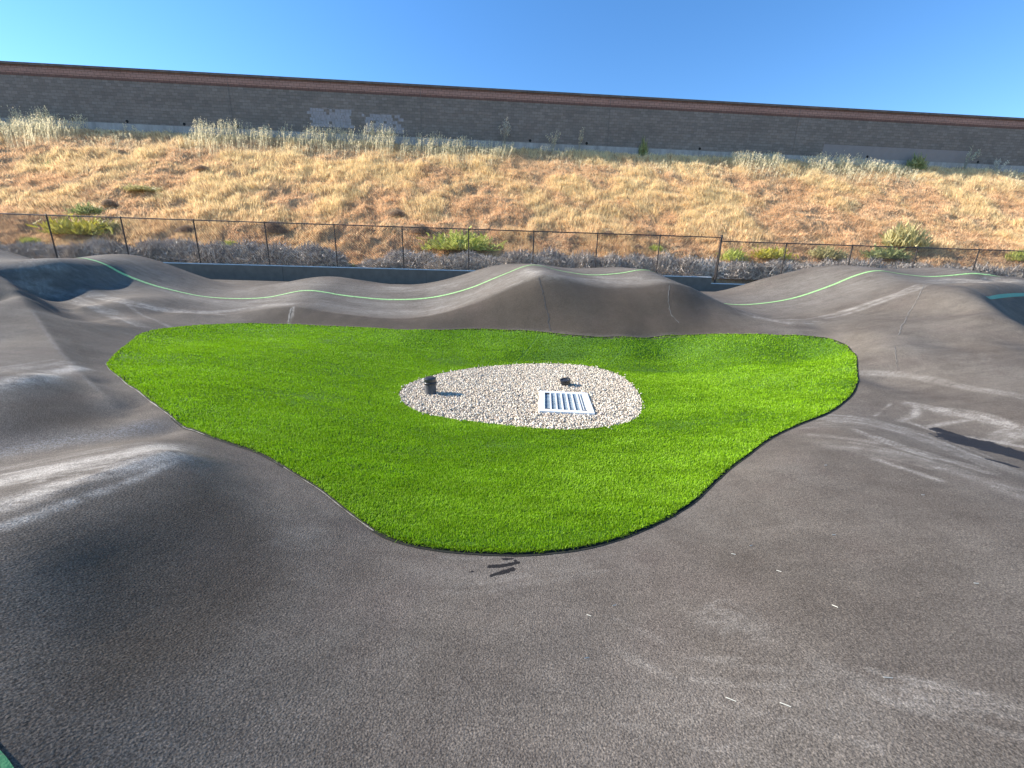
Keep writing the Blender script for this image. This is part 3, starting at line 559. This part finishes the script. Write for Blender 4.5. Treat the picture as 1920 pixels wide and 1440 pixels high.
M_BLK = simple('black_plastic', (.022, .022, .025), .35, .3, 20, spec=.6); M_GRYP = simple('grey_pipe', (.10, .10, .105), .45, .25, 10, spec=.5)
b = pZ(808, 738, .03); r_ = .083
rp = empty('drain_riser', (b[0], b[1], zt(b[0], b[1]))); rp.rotation_euler = (0, R(-1.5), 0); tag(rp, 'tall black ribbed drain pipe with round cap at left end of gravel', 'drain pipe')
prof = [(r_ * .86, -.05)]
for i in range(9):
    z = .005 + i * .0175; prof += [(r_ * .86, z), (r_ * .97, z + .004), (r_ * .97, z + .011), (r_ * .86, z + .0145)]
MB().lathe(prof, 28).build('pipe', M_GRYP, rp)
MB().lathe([(r_ * .9, .158), (r_ * 1.12, .162), (r_ * 1.12, .188), (r_ * .95, .191)], 28).build('collar', M_BLK, rp, True).data.polygons.foreach_set
MB().lathe([(r_ * .98, .190), (r_ * 1.02, .194), (r_ * 1.03, .236), (r_ * .98, .248), (r_ * .8, .256), (r_ * .3, .262)], 28).build('cap', M_BLK, rp, False)
b = pZ(1061, 722, .03)
rq = empty('low_drain_riser', (b[0], b[1], zt(b[0], b[1]))); rq.rotation_euler = (R(6), R(-9), 0); tag(rq, 'short tilted black drain cap on a pale stub behind the grate', 'drain cap')
MB().lathe([(.055, -.04), (.055, .04)], 20).build('pipe', simple('pale_pipe', (.55, .54, .50), .5), rq)
MB().lathe([(.078, .035), (.082, .04), (.082, .085), (.086, .09), (.086, .11), (.07, .112), (.066, .098), (.02, .096)], 24).build('cap', M_BLK, rq)

# ------------------------------------------------------------------ retaining wall, fence, sound wall
ct, stt = math.cos(TH), math.sin(TH)
def along(s, q, z): return (s * ct, q + s * stt, z)
M_CONC = simple('concrete', (.14, .12, .10), .85, .18, 3, bmp=.3, bscale=30); M_CONCT = simple('concrete_lit_top', (.62, .59, .54), .85, .15, 5, bmp=.3, bscale=30)  # same concrete: sunlit top edge painted pale, shaded face dark
rw = empty('retaining_wall', along(0, Q_RET, 0), TH); tag(rw, 'long low concrete retaining wall under the tall fence', 'retaining wall')
S_END = 9.75
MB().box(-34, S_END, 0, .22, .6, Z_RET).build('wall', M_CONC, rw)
def lip_(a, b, y, z, par):
    q_ = MB(); q_.v = [(a, y, z), (b, y, z), (b, y + .045, z + .04), (a, y + .045, z + .04), (a, y + .2, z + .04), (b, y + .2, z + .04), (a, y + .2, z), (b, y + .2, z)]
    q_.f = [[0, 1, 2, 3], [3, 2, 5, 4], [4, 5, 7, 6], [0, 3, 4, 6], [1, 7, 5, 2], [0, 6, 7, 1]]; q_.build('lit_top_edge', M_CONCT, par)
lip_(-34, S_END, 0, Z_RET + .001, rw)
M_JOINT = simple('joint', (.05, .05, .05), .9)
for s in (-26.3, -17.1, -10.75, -4.2, 2.4):
    MB().box(s - .006, s + .006, -.004, .0, .9, Z_RET).build('joint', M_JOINT, rw)
rw2 = empty('low_retaining_wall', along(0, Q_RET, 0), TH); tag(rw2, 'lower concrete retaining wall beyond the step at the right', 'retaining wall')
MB().box(S_END + .003, 34, .02, .24, .6, Z_RET - .3).build('wall', M_CONC, rw2); lip_(S_END + .003, 34, .02, Z_RET - .299, rw2)
M_FENCE = simple('fence_black', (.050, .036, .030), .5, .4, 8, spec=.4); M_WIRE = simple('wire_black', (.075, .065, .06), .6, .2, 8)
def fence(name, s_list, q, zb, ztop, sA, sB, label, endpost=None, wa=None):
    f = empty(name, along(0, q, 0), TH); tag(f, label, 'fence')
    for s in s_list:
        pm = MB().tube((s, 0, zb - .15), (s, 0, ztop + .02), .028, 8); pm.lathe  # line post
        pm.tube((s, 0, ztop + .02), (s, 0, ztop + .05), .036, 8, .012); pm.build('post', M_FENCE, f)
    if endpost is not None:
        pm = MB().tube((endpost, 0, zb - .3), (endpost, 0, ztop + .10), .05, 10); pm.tube((endpost, 0, ztop + .10), (endpost, 0, ztop + .13), .055, 10, .02)
        pm.tube((endpost - .09, .0, zb), (endpost - .09, 0, ztop), .012, 6)
        pm.build('end_post', M_FENCE, f)
    MB().tube((sA, 0, ztop), (sB, 0, ztop), .024, 8).build('top_rail', M_FENCE, f)
    MB().tube((sA, 0, zb + .03), (sB, 0, zb + .03), .004, 5).build('tension_wire', M_FENCE, f)
    # chain link: crossing wires as thin three-sided prisms
    H = ztop - zb - .05; ps = np.arange(sA, sB - H * .75, .072); vs = []; fs = []
    rr = .006; k0 = 0
    for sg, y in ((1, -.03), (-1, -.036)):
        for s in ps:
            a0 = s if sg > 0 else s + H * .75; b0 = s + H * .75 if sg > 0 else s
            for (xx, zz) in ((a0, zb + .05), (b0, ztop)):
                vs += [(xx - rr, y - rr * .6, zz), (xx + rr, y - rr * .6, zz), (xx, y + rr, zz)]
            fs += [(k0, k0 + 1, k0 + 4, k0 + 3), (k0 + 1, k0 + 2, k0 + 5, k0 + 4), (k0 + 2, k0, k0 + 3, k0 + 5)]; k0 += 6
    mesh_obj('wire_mesh', np.array(vs), np.array(fs), M_WIRE, f)
    return f
S0 = -2.2057
fence('tall_chain_link_fence', [S0 + 3.05 * (i - 6) for i in range(0, 10)], Q_RET + .12, Z_RET, 3.80, -31, S_END + .2, 'tall black chain link fence standing on the retaining wall at left and centre', endpost=S0 + 3.05 * 4)
fence('short_chain_link_fence', [13.35, 16.78, 20.25, 23.6], Q_RET + .13, Z_RET - .29, 3.63, S_END + .26, 31, 'slightly lower black chain link fence running right from the tall corner post')

def block_mat(name, c1, c2, mortar, bw, bh):
    mt, n, p = new_mat(name); tc = N(n, 'ShaderNodeTexCoord').outputs['Object']
    sp_ = N(n, 'ShaderNodeSeparateXYZ'); n.links.new(tc, sp_.inputs[0]); cb = N(n, 'ShaderNodeCombineXYZ'); n.links.new(sp_.outputs[0], cb.inputs[0]); n.links.new(sp_.outputs[2], cb.inputs[1])
    br = N(n, 'ShaderNodeTexBrick'); br.inputs['Scale'].default_value = 1; br.inputs['Brick Width'].default_value = bw; br.inputs['Row Height'].default_value = bh; br.inputs['Mortar Size'].default_value = .012
    br.inputs['Color1'].default_value = c1 + (1,); br.inputs['Color2'].default_value = c2 + (1,); br.inputs['Mortar'].default_value = mortar + (1,); br.inputs['Bias'].default_value = -.2
    n.links.new(cb.outputs[0], br.inputs['Vector'])
    c = mix(n, .5, br.outputs['Color'], ramp(n, noise(n, .35, 5, .65, tc, (.5, 1, 2)), [(.3, (.38, .38, .38)), (.7, (.62, .62, .62))]), 'OVERLAY')
    c = mix(n, .35, c, ramp(n, noise(n, 5, 4, .7, tc, (.6, 1, 2.4)), [(.3, (.3, .3, .3)), (.7, (.7, .7, .7))]), 'OVERLAY')
    n.links.new(c, p.inputs['Base Color']); p.inputs['Roughness'].default_value = .9; p.inputs['Specular IOR Level'].default_value = .15
    bump(n, br.outputs['Fac'], -.6, .01, p); return mt
M_BLOCK = block_mat('wall_blocks', (.165, .15, .135), (.22, .20, .18), (.125, .115, .105), .42, .21)
M_RED = block_mat('red_blocks', (.30, .185, .15), (.34, .21, .17), (.12, .08, .07), .42, .21)
M_DARKB = block_mat('dark_blocks', (.15, .09, .075), (.18, .11, .09), (.08, .055, .05), .42, .21)
sw = empty('sound_wall', along(0, Q_WALL, 0), TH); tag(sw, 'long grey block sound wall with red brick band along the hilltop', 'wall')
zb_ = Z_WALLTOP - .80
MB().box(-75, 75, 0, .3, Z_FOOT, zb_).build('block_face', M_BLOCK, sw)
MB().box(-75, 75, -.012, .3, zb_ + .002, zb_ + .17).build('lower_course', M_DARKB, sw)
MB().box(-75, 75, -.02, .3, zb_ + .172, zb_ + .55).build('red_band', M_RED, sw)
MB().box(-75, 75, -.012, .3, zb_ + .552, zb_ + .67).build('upper_course', M_DARKB, sw)
MB().box(-75, 75, -.09, .36, zb_ + .672, Z_WALLTOP + .02).build('coping', simple('coping_dark', (.12, .10, .09), .9, .3, 2), sw)
MB().box(-75, 75, -.05, .32, 9.0, Z_FOOT - .003).build('footing', simple('footing_concrete', (.30, .30, .29), .9, .25, 1.2, mapping=(2, 1, .6)), sw)
def wall_s(u, v):
    d = rays((u, v))[0]; # intersect plane q=Q_WALL
    t = Q_WALL / (d[1] - d[0] * TT); p = C0 + d * t; return p[0] / ct, p[2]
for u, v in ((433,200),(790,220),(1140,250),(1490,260)):
    s, _z = wall_s(u, v); MB().box(s - .013, s + .013, -.0245, -.0205, Z_FOOT, zb_ + .67).build('control_joint', simple('wall_joint', (.13, .125, .12), .9), sw)
for u, v in ((236,216),(344,224),(994,261),(1100,268),(1312,279),(1625,299),(1730,304),(1832,309),(132,206),(445,228)):
    s, _z = wall_s(u, v); MB().tube((s, -.006, Z_FOOT + .16), (s, .0, Z_FOOT + .16), .11, 10).build('weep_hole', simple('hole_dark', (.01, .01, .01), .9), sw)
M_PATCH = simple('paint_patch', (.265, .265, .28), .85, .2, 3); M_PATCH2 = simple('grey_patch', (.215, .20, .195), .85, .06, 2)
def patch(u0, v0, u1, v1, dens, mt, label, brick=True):
    a, za = wall_s(u0, v0); b, zb = wall_s(u1, v1); mb = MB(); bh = .21; r = 0; z = Z_FOOT + .01
    while z < za:
        if z > zb - .1:
            x = a + rng.uniform(-.25, .25) + (.21 if r % 2 else 0)
            while x < b + rng.uniform(-.3, .3):
                L = rng.choice([.21, .21, .42]) if brick else .42
                if rng.uniform() < dens: mb.box(x + .012, x + L - .012, -.006, .0, z + .012 * brick, z + bh - .012 * brick)
                if brick and rng.uniform() < .6: mb.box(x, x + L, -.004, .0, z + bh - .014, z + bh + .010)
                x += L
        z += bh; r += 1
    mb.build('paint_patch', mt, sw)['label'] = label
patch(577, 203, 655, 243, .95, M_PATCH, 'larger pale painted-over patch of blocks'); patch(682, 216, 750, 250, .9, M_PATCH, 'smaller pale painted-over patch of blocks')
a, za = wall_s(1545, 271); b, zb = wall_s(1860, 312)
MB().box(a, a + 13.5, -.004, 0, Z_FOOT + .02, Z_FOOT + .95).build('paint_patch', M_PATCH2, sw)['label'] = 'long faint grey repainted strip of blocks'

# ------------------------------------------------------------------ hillside
def hill_mat():
    mt, n, p = new_mat('dry_hill'); tc = N(n, 'ShaderNodeTexCoord').outputs['Object']
    c = ramp(n, noise(n, .5, 6, .7, tc), [(.3, (.50, .33, .20)), (.5, (.66, .47, .28)), (.7, (.72, .56, .34))])
    c = mix(n, .6, c, ramp(n, noise(n, 7, 5, .8, tc), [(.3, (.3, .28, .26)), (.7, (.68, .68, .68))]), 'OVERLAY')
    n.links.new(c, p.inputs['Base Color']); p.inputs['Roughness'].default_value = .95; p.inputs['Specular IOR Level'].default_value = .05
    c = mix(n, .7, c, ramp(n, noise(n, 28, 5, .85, tc), [(.35, (.2, .17, .15)), (.65, (.8, .8, .8))]), 'OVERLAY'); n.links.new(c, p.inputs['Base Color'])
    bump(n, noise(n, 11, 7, .85, tc), 1, .2, p); return mt
hs_ = np.linspace(-62, 62, 1000); hq = np.r_[np.linspace(Q_RET + .2, 22, 20)[:-1], np.linspace(22, 36.4, 210)]
HS, HQ = np.meshgrid(hs_, hq); HX = HS; HY = HQ + HS * TT; HZ = zh(HX, HY)
lowr = (HX > S_END * ct) & (HQ < 20.6); HZ = np.where(lowr, HZ - .3 * (1 - sstep(20, 20.6, HQ)), HZ)
I = np.arange(HX.size).reshape(HX.shape); Fh = np.stack([I[:-1, :-1], I[:-1, 1:], I[1:, 1:], I[1:, :-1]], -1).reshape(-1, 4)
tag(mesh_obj('hillside', np.stack([HX, HY, HZ], -1).reshape(-1, 3), Fh, hill_mat(), smooth=True), 'steep hillside covered in dry grass', kind='structure')
M_STRAW = tint_mat('straw', .8, .42, .1)
nb = 700000
q = 21.6 + (35.9 - 21.6) * rng.uniform(0, 1, nb); x = rng.uniform(-1, 1, nb) * (q * 1.42 + 2); y = q + x * TT
# clumping: pull toward cells
dens = fbm(x * .9, y * 1.1, 77, 4); k = rng.uniform(0, 1, nb) < np.clip((dens - .05) * 2.6, .5, 1); x = x[k]; y = y[k]; q = q[k]; nb = len(x)
pat = fbm(x * .35, y * .45, 91, 4); pat2 = fbm(x * 1.3, y * 1.5, 95, 3); kind = rng.uniform(0, 1, nb)
gold = np.array([.92, .73, .41]); peach = np.array([.87, .60, .35]); brown = np.array([.42, .27, .16]); pale = np.array([.93, .84, .58])
mixv = sstep(.38, .58, pat + .15 * (rng.uniform(0, 1, nb) - .5))[:, None]; c = peach * (1 - mixv) + gold * mixv
top = sstep(31.5, 35, q)[:, None]; c = c * (1 - .35 * top) + pale * .35 * top
# lower part of the hill is more reddish, matted
low = (1 - sstep(23.5, 27.5, q))[:, None]; c = c * (1 - .5 * low) + peach * .5 * low
dk = kind < .12 + .22 * sstep(.5, .66, pat2); c[dk] = brown * 1.3; c = c * rng.uniform(.75, 1.25, (nb, 1))
h = rng.uniform(.18, .42, nb) * (.8 + .4 * sstep(.42, .6, pat)) * (1 - .1 * low[:, 0])
flop = rng.uniform(.35, .95, nb) * (1.15 - .6 * sstep(.42, .6, pat)); an = rng.normal(0, 1.1, nb) + vnoise(x * .7, y * .7, 12) * 6.3
lean = np.stack([np.cos(an), np.sin(an) - .25], 1) * (h * flop)[:, None]
P = np.c_[x, y, zh(x, y) - .03]
hg = blades('dry_grass', P, h, rng.uniform(.014, .034, nb), lean, c, M_STRAW)
tag(hg, 'matted golden dry grass covering the hillside', 'dry grass', kind='stuff')
# tall pale oats at the wall foot
segs = [(0,190,1.5,1.),(195,250,.35,.3),(250,300,.7,.25),(385,470,1.55,.7),(470,570,1.25,.6),(570,680,1.1,.6),(680,750,1.5,.8),(760,800,1.2,.6),(805,850,1.1,.7),(850,900,1.0,.6),(900,960,.8,.5),(1010,1100,.75,.2),(1365,1440,.95,.9),(1440,1460,.8,.6),(1500,1570,1.15,.9),(1570,1680,.95,.7),(1840,1919,.6,.3),(1100,1350,.4,.25),(1700,1840,.3,.2)]
OP = []; OH = []
for u0, u1, hh, de in segs:
    s0 = wall_s(u0, 250)[0] * ct; s1 = wall_s(u1, 280)[0] * ct; nn = int((s1 - s0) * 150 * de)
    x = rng.uniform(s0, s1, nn); q = 35.3 - rng.exponential(.9, nn); q = np.clip(q, 32.5, 35.6)
    cl = vnoise(x * 1.8, q * 1.5, 22); k = rng.uniform(0, 1, nn) < .25 + cl; x = x[k]; q = q[k]; cl = cl[k]
    OP.append(np.c_[x, q + x * TT, zh(x, q + x * TT) - .03]); OH.append(hh * (.45 + .75 * cl) * rng.uniform(.75, 1.1, len(x)))
OP = np.vstack(OP); OH = np.concatenate(OH); n = len(OP)
def oats(name, P, H, mat, leanx=.12):
    n = len(P); c = np.array([.86, .77, .52]) * rng.uniform(.8, 1.2, (n, 1))
    lean = np.stack([rng.normal(leanx, .12, n), rng.normal(-.05, .12, n)], 1) * H[:, None]
    st_ = blades(name, P, H, np.full(n, .016), lean, c, mat)
    # seed heads: small slivers near the top
    m3 = 9; tipf = rng.uniform(.62, 1.0, (n, m3)); up = np.sqrt(np.maximum(H ** 2 - (lean ** 2).sum(1), (.25 * H) ** 2))
    Q = P[:, None, :] + np.stack([lean[:, None, 0] * tipf ** 1.5, lean[:, None, 1] * tipf ** 1.5, up[:, None] * tipf], -1) + rng.normal(0, .025, (n, m3, 3))
    Q = Q.reshape(-1, 3); nn = len(Q); cc = np.array([.90, .80, .54]) * rng.uniform(.8, 1.1, (nn, 1))
    hd = blades('seed_heads', Q, np.full(nn, .07), np.full(nn, .028), rng.normal(0, .03, (nn, 2)), cc, mat)
    bpy.context.view_layer.objects.active = st_
    return st_, hd
st_, hd = oats('tall_dry_grass', OP, OH, M_STRAW, .15)
tag(st_, 'tall pale wild oats standing along the foot of the sound wall', 'tall grass', kind='stuff'); hd.parent = st_

# ------------------------------------------------------------------ shrubs and weeds
def twig_mesh(name, n, seed, c1, c2, rad=1.0, flat=.62, length=.42, wd=.014, upw=.5, mat=None, wild=0):
    """a dome of radius 1 x flat made of fine twigs; returns an object to copy"""
    g = np.random.default_rng(seed); u = g.uniform(0, 2 * math.pi, n); v = np.arccos(g.uniform(.0, 1, n)); rr = g.uniform(.25, 1, n) ** .45
    lump = .82 + .3 * vnoise(u * 1.3 + 3, v * 3, seed)
    P = np.stack([np.cos(u) * np.sin(v) * rr * lump, np.sin(u) * np.sin(v) * rr * lump, np.cos(v) * rr * flat * lump * (.9 + .25 * vnoise(np.cos(u) * 2 + 5, np.sin(u) * 2 + 5, seed + 3))], 1)
    d = P / (np.linalg.norm(P, axis=1)[:, None] + 1e-6) * .8 + g.normal(0, .55, (n, 3)) + np.array([0, 0, upw]); d /= np.linalg.norm(d, axis=1)[:, None]
    if wild: P *= (1 + .28 * g.normal(0, 1, (n, 1))) * np.array([1, 1, .9]); P[:, 2] = np.abs(P[:, 2])
    L = length * g.uniform(.4, 1.1, n); side = np.cross(d, g.normal(0, 1, (n, 3))); side /= np.linalg.norm(side, axis=1)[:, None] + 1e-6
    bend = g.normal(0, .22, (n, 3)) * L[:, None]
    A = P - d * L[:, None] * .6; B = P + bend * .5; Cc = P + d * L[:, None] * .4
    A[:, 2] = np.maximum(A[:, 2], 0); B[:, 2] = np.maximum(B[:, 2], .01); Cc[:, 2] = np.maximum(Cc[:, 2], .02)
    W = side * wd * g.uniform(.6, 1.3, (n, 1))
    V = np.stack([A - W, A + W, B + W, B - W, Cc], 1); b = (np.arange(n) * 5)[:, None]
    T = np.concatenate([b + [0, 1, 2], b + [0, 2, 3], b + [3, 2, 4]], 0)
    t = g.uniform(0, 1, (n, 1)); cc = (np.array(c1) * (1 - t) + np.array(c2) * t) * g.uniform(.75, 1.2, (n, 1))
    return V.reshape(-1, 3), T, np.repeat(cc, 5, 0)
M_TWIG = tint_mat('dry_twigs', .85, 0.0, .15); M_LEAF = tint_mat('leafy_weed', .6, .3, .3)
protos = []
for i in range(6):
    V, T, cc = twig_mesh('dry_shrub', 3600, 100 + i, (.30, .25, .215), (.86, .77, .67), length=.5, wd=.013, flat=.62, upw=.35)
    protos.append((V, T, cc))
def ordn(i): return ['first', 'second', 'third', 'fourth', 'fifth', 'sixth', 'seventh', 'eighth', 'ninth', 'tenth', 'eleventh', 'twelfth', 'thirteenth', 'fourteenth'][i]
post_s = [S0 + 3.05 * (i - 6) for i in range(0, 11)] + [13.35, 16.78, 20.25, 23.6]
def bay(s):
    k = sum(1 for p in post_s if p < s)
    if k == 0: return 'left of the first fence post'
    if k >= 15: return 'right of the last fence post'
    if k == 14: return 'between the last two fence posts'
    return 'between the %s and %s fence posts' % (ordn(k - 1), ordn(k) if k < 14 else 'last')
shr_meshes = []
def add_shrub(s, q, rx, ry, rz, v, label, cat='shrub', group='grey dry shrubs behind the fence', name='dry_shrub', protoset=None, rot=None):
    x = s * ct - (q - Q_RET) * 0; y = q + x * TT
    ps = protoset if protoset is not None else protos
    key = (id(ps), v % len(ps))
    o = None
    for k_, me in shr_meshes:
        if k_ == key: o = bpy.data.objects.new(name, me); col.objects.link(o)
    if o is None:
        V, T, cc = ps[v % len(ps)]; o = mesh_obj(name, V, T, M_TWIG if ps is protos else M_LEAF, cols=cc); shr_meshes.append((key, o.data))
    zz = float(zh(x, y)) - (.3 if (x > S_END and q < 20.6) else .0)
    o.location = (x, y, zz - .04); o.scale = (rx, ry, rz); o.rotation_euler = (0, 0, TH + (rot if rot is not None else 0)); tag(o, label, cat, group); return o
# row of grey shrubs: s centre, half width, height
row = []
s = -26.5; k = 0
while s < 27.5:
    wv = rng.uniform(1.0, 1.7); row.append((s, wv)); s += wv * rng.uniform(.95, 1.25); k += 1
sizes = ['broad', 'low', 'rounded', 'ragged', 'tufted']
cnt = {}
for i, (s, wv) in enumerate(row):
    # height follows the photographed profile
    uu = np.interp(s, [-27, -22, -19, -16.8, -15, -13, -11, -8.8, -7.4, -5, -2.5, -1, .5, 3, 5, 7.3, 9, 11, 13, 15, 18, 22, 27], [.75, .75, 1.0, 1.25, 1.15, 1.2, 1.1, 1.15, .35, .95, .85, .8, 1.2, 1.25, 1.1, 1.3, 1.1, .95, 1.05, 1.0, 1.25, 1.15, 1.1])
    if -8.35 < s < -6.9: continue
    b_ = bay(s); cnt[b_] = cnt.get(b_, 0) + 1
    row[i] = (s, wv, uu, b_, cnt[b_])
row = [r for r in row if len(r) == 5]
for i, (s, wv, uu, b_, c_) in enumerate(row):
    n_in = sum(1 for r in row if r[3] == b_); word = '' if n_in == 1 else (['left', 'right'][min(c_, 2) - 1] if n_in == 2 else (['left', 'middle', 'right'] + ['far right'] * 8)[c_ - 1])
    q = 20.75 + rng.uniform(-.15, .25)
    add_shrub(s, q, wv * .95, .62, uu / .66 * .9, i, ('grey dry twiggy shrub %s, %s' % (b_, ('the %s one there' % word) if word else 'filling the gap')))
row2 = []
s = -26
while s < 27.5: row2.append(s); s += rng.uniform(2.4, 3.6)
for i, s in enumerate(row2):
    if -8.9 < s < -6.2: continue
    add_shrub(s, 21.75 + rng.uniform(-.1, .3), rng.uniform(1.1, 1.7), .7, rng.uniform(.9, 1.25) * np.interp(s, [-30, -20, -5, 30], [.9, 1.1, .9, 1.1]), i + 3, 'taupe dry shrub in the back row %s' % bay(s))
# yellow-green weeds: pixel centre, half width px, height px
def leafset(c1, c2, seed, upw=.9): return [twig_mesh('weed', 1500, seed + i, c1, c2, length=.42, wd=.032, flat=.72, upw=upw, wild=1) for i in range(1)]
LIME = leafset((.42, .48, .08), (.72, .70, .22), 300); YEL = leafset((.66, .58, .05), (.60, .55, .16), 310); GRN = leafset((.20, .25, .08), (.46, .46, .20), 320); OLV = leafset((.44, .40, .17), (.66, .56, .28), 330)
DRK = [twig_mesh('clump', 2400, 340, (.28, .19, .13), (.52, .38, .26), length=.3, wd=.014, flat=.85, upw=.3)]
weeds = [
 (160,440,54,34,YEL,'bright yellow flowering weed patch behind the second fence bay at left','flowering weed'),
 (222,430,22,16,OLV,'small pale green weed right of the yellow flower patch','weed'),
 (168,402,26,20,GRN,'bushy dark green weed on the hillside above the yellow flowers','weed'),
 (60,455,16,12,LIME,'small lime weed at far left behind the fence','weed'),
 (433,462,14,12,LIME,'small green weed poking above grey shrubs near the fourth fence post','weed'),
 (866,468,58,34,LIME,'wide lime green weed behind the centre of the fence','weed'),
 (655,502,12,8,GRN,'tiny green weed in the gap between grey shrubs','weed'),
 (1228,470,14,12,LIME,'little pale lime weed just left of the tall corner post','weed'),
 (1372,488,22,22,LIME,'lime green weed just right of the tall corner post','weed'),
 (1442,484,34,22,YEL,'yellow green flowering weed before the first short fence post','flowering weed'),
 (1545,484,30,24,OLV,'olive yellow weed in the middle of the second short fence bay','weed'),
 (1655,484,40,22,GRN,'dark green leafy weed below the rail of the short fence','weed'),
 (1690,462,34,44,OLV,'tall yellowish weed rising above the short fence rail','weed'),
 (1908,488,20,20,LIME,'lime weed at the right edge behind the short fence','weed'),
 (270,358,30,11,OLV,'faded green patch of weed high on the left hillside','weed'),
 (1205,292,8,28,GRN,'slender green weed against the sound wall footing','weed'),
 (1715,318,16,26,GRN,'grey green bush against the sound wall at right','bush'),
 (100,312,12,10,GRN,'small dull green weed on the left hillside','weed'),
 (790,436,20,16,DRK,'round dark dry clump above the fence at centre','dry clump'),
 (1140,442,18,10,DRK,'dark dry clump right of centre above the fence rail','dry clump'),
 (513,436,26,22,DRK,'dark dry clump behind the fourth fence bay','dry clump'),
 (205,385,14,12,DRK,'dark brown clod beside the green hillside weed','dry clump'),
 (355,436,26,14,DRK,'dark dry clump beneath the rail near the third post','dry clump'),
 (745,405,18,12,DRK,'small dark dry clump up the slope at centre','dry clump'),
 (1195,468,14,10,DRK,'small brown clump behind the rail near the ninth post','dry clump'),
 (380,318,16,8,DRK,'little dark dry clump high on the left slope','dry clump'),
 (880,352,0,0,None,'',''),
]
for (u, v, wpx, hpx, ps, lab, cat) in weeds:
    if ps is None: continue
    P = cast([(u, v)], zh, d0=20.7, d1=37)[0]; dep = np.dot(P - C0, fw); q = P[1] - P[0] * TT
    k_ = dep / F; s = P[0] / ct
    rot = 0
    add_shrub(s, q, wpx * k_, max(.25, wpx * k_ * .7), max(.2, hpx * k_ * 1.15), 0, lab, cat, None, name='dry_clump' if ps is DRK else ('bush' if cat == 'bush' else 'weed'), protoset=ps)
# tall individual weeds in front of the wall
def tall_weed(u, vb, hgt, lab, spread=.35, nst=9, colr=(.55, .50, .36), droop=.25):
    s, _ = wall_s(u, vb); q = 35.45; x = s * ct; y = q + x * TT; z = float(zh(x, y))
    mb = MB(); tips = []
    for i in range(nst):
        a = rng.uniform(0, 6.28); L = hgt * rng.uniform(.55, 1); p0 = Vector((0, 0, -.05)); p1 = Vector((math.cos(a) * spread * .35, math.sin(a) * spread * .2, L * .55)); p2 = Vector((math.cos(a) * spread + droop * rng.uniform(0, .6), math.sin(a) * spread * .5, L))
        mb.tube(p0, p1, .014, 4, .010); mb.tube(p1, p2, .010, 4, .005); tips += [p1.lerp(p2, t) for t in np.linspace(.3, 1, 5)]
    cs = [tuple(c * .75 for c in colr)] * len(mb.v)
    for t in tips:
        for _ in range(7):
            q_ = Vector(t) + Vector(rng.normal(0, .06, 3)); d1 = Vector(rng.normal(0, .03, 3)); d2 = Vector((rng.normal(0, .03), rng.normal(0, .03), .09)); b = len(mb.v)
            mb.v += [tuple(q_ - d1 * .6), tuple(q_ + d1 * .6), tuple(q_ + d2)]; mb.f.append([b, b + 1, b + 2]); cs += [tuple(np.array(colr) * rng.uniform(.8, 1.4))] * 3
    o = mesh_obj('tall_weed', np.array(mb.v), mb.f, M_STRAW, cols=np.array(cs)); o.location = (x, y, z); tag(o, lab, 'weed')
tall_weed(945, 275, 2.3, 'tall grey many-stemmed weed against the middle of the sound wall', .5, 12, (.50, .48, .40), 0)
tall_weed(1083, 280, 1.9, 'thin tall dry weed right of the grey one before the wall', .3, 4, droop=.1)
tall_weed(1035, 275, 1.5, 'ragged pale weed between the two tall weeds at the wall', .5, 8)
tall_weed(1795, 322, 2.0, 'arching pale weed before the wall near the right edge', .4, 6, (.45, .47, .36), 1.3)
tall_weed(1855, 328, 1.2, 'short bushy pale weed near the right end of the wall', .5, 9, (.55, .55, .48))

# ------------------------------------------------------------------ straws on the asphalt
lit = [(1408,1024,20),(1375,1040,-20),(1460,1072,-30),(1565,1138,-40),(1664,1272,-5),(1370,1313,-25),(1472,1323,-25),(1563,1004,0),(1830,1095,-8),(1152,1136,20),(1104,1155,-25),(1548,873,0),(1730,929,0),(1100,1235,10)]
for i, (u, v, an) in enumerate(lit):
    P = cast([(u, v)], zt)[0]; a = R(an); L = .011 if i not in (4, 5, 6) else .017
    V = np.array([(-L, -.0011, 0), (L, -.0008, 0), (L, .0008, .001), (-L, .0011, .001), (-L, 0, .003), (L, 0, .003)])
    o = mesh_obj('straw', V, [[0, 1, 2, 3], [0, 4, 5, 1], [3, 2, 5, 4], [0, 3, 4], [1, 5, 2]], simple('straw_bit', (.7, .66, .55), .8) if i == 0 else bpy.data.materials['straw_bit'])
    o.location = (P[0], P[1], P[2] + .004); o.rotation_euler = (0, 0, a); tag(o, 'short pale bit of straw lying on the foreground asphalt', 'straw', 'straw bits on the asphalt')
print('ctrl', n_, 'blades', len(bx), 'shrubs', len(row))
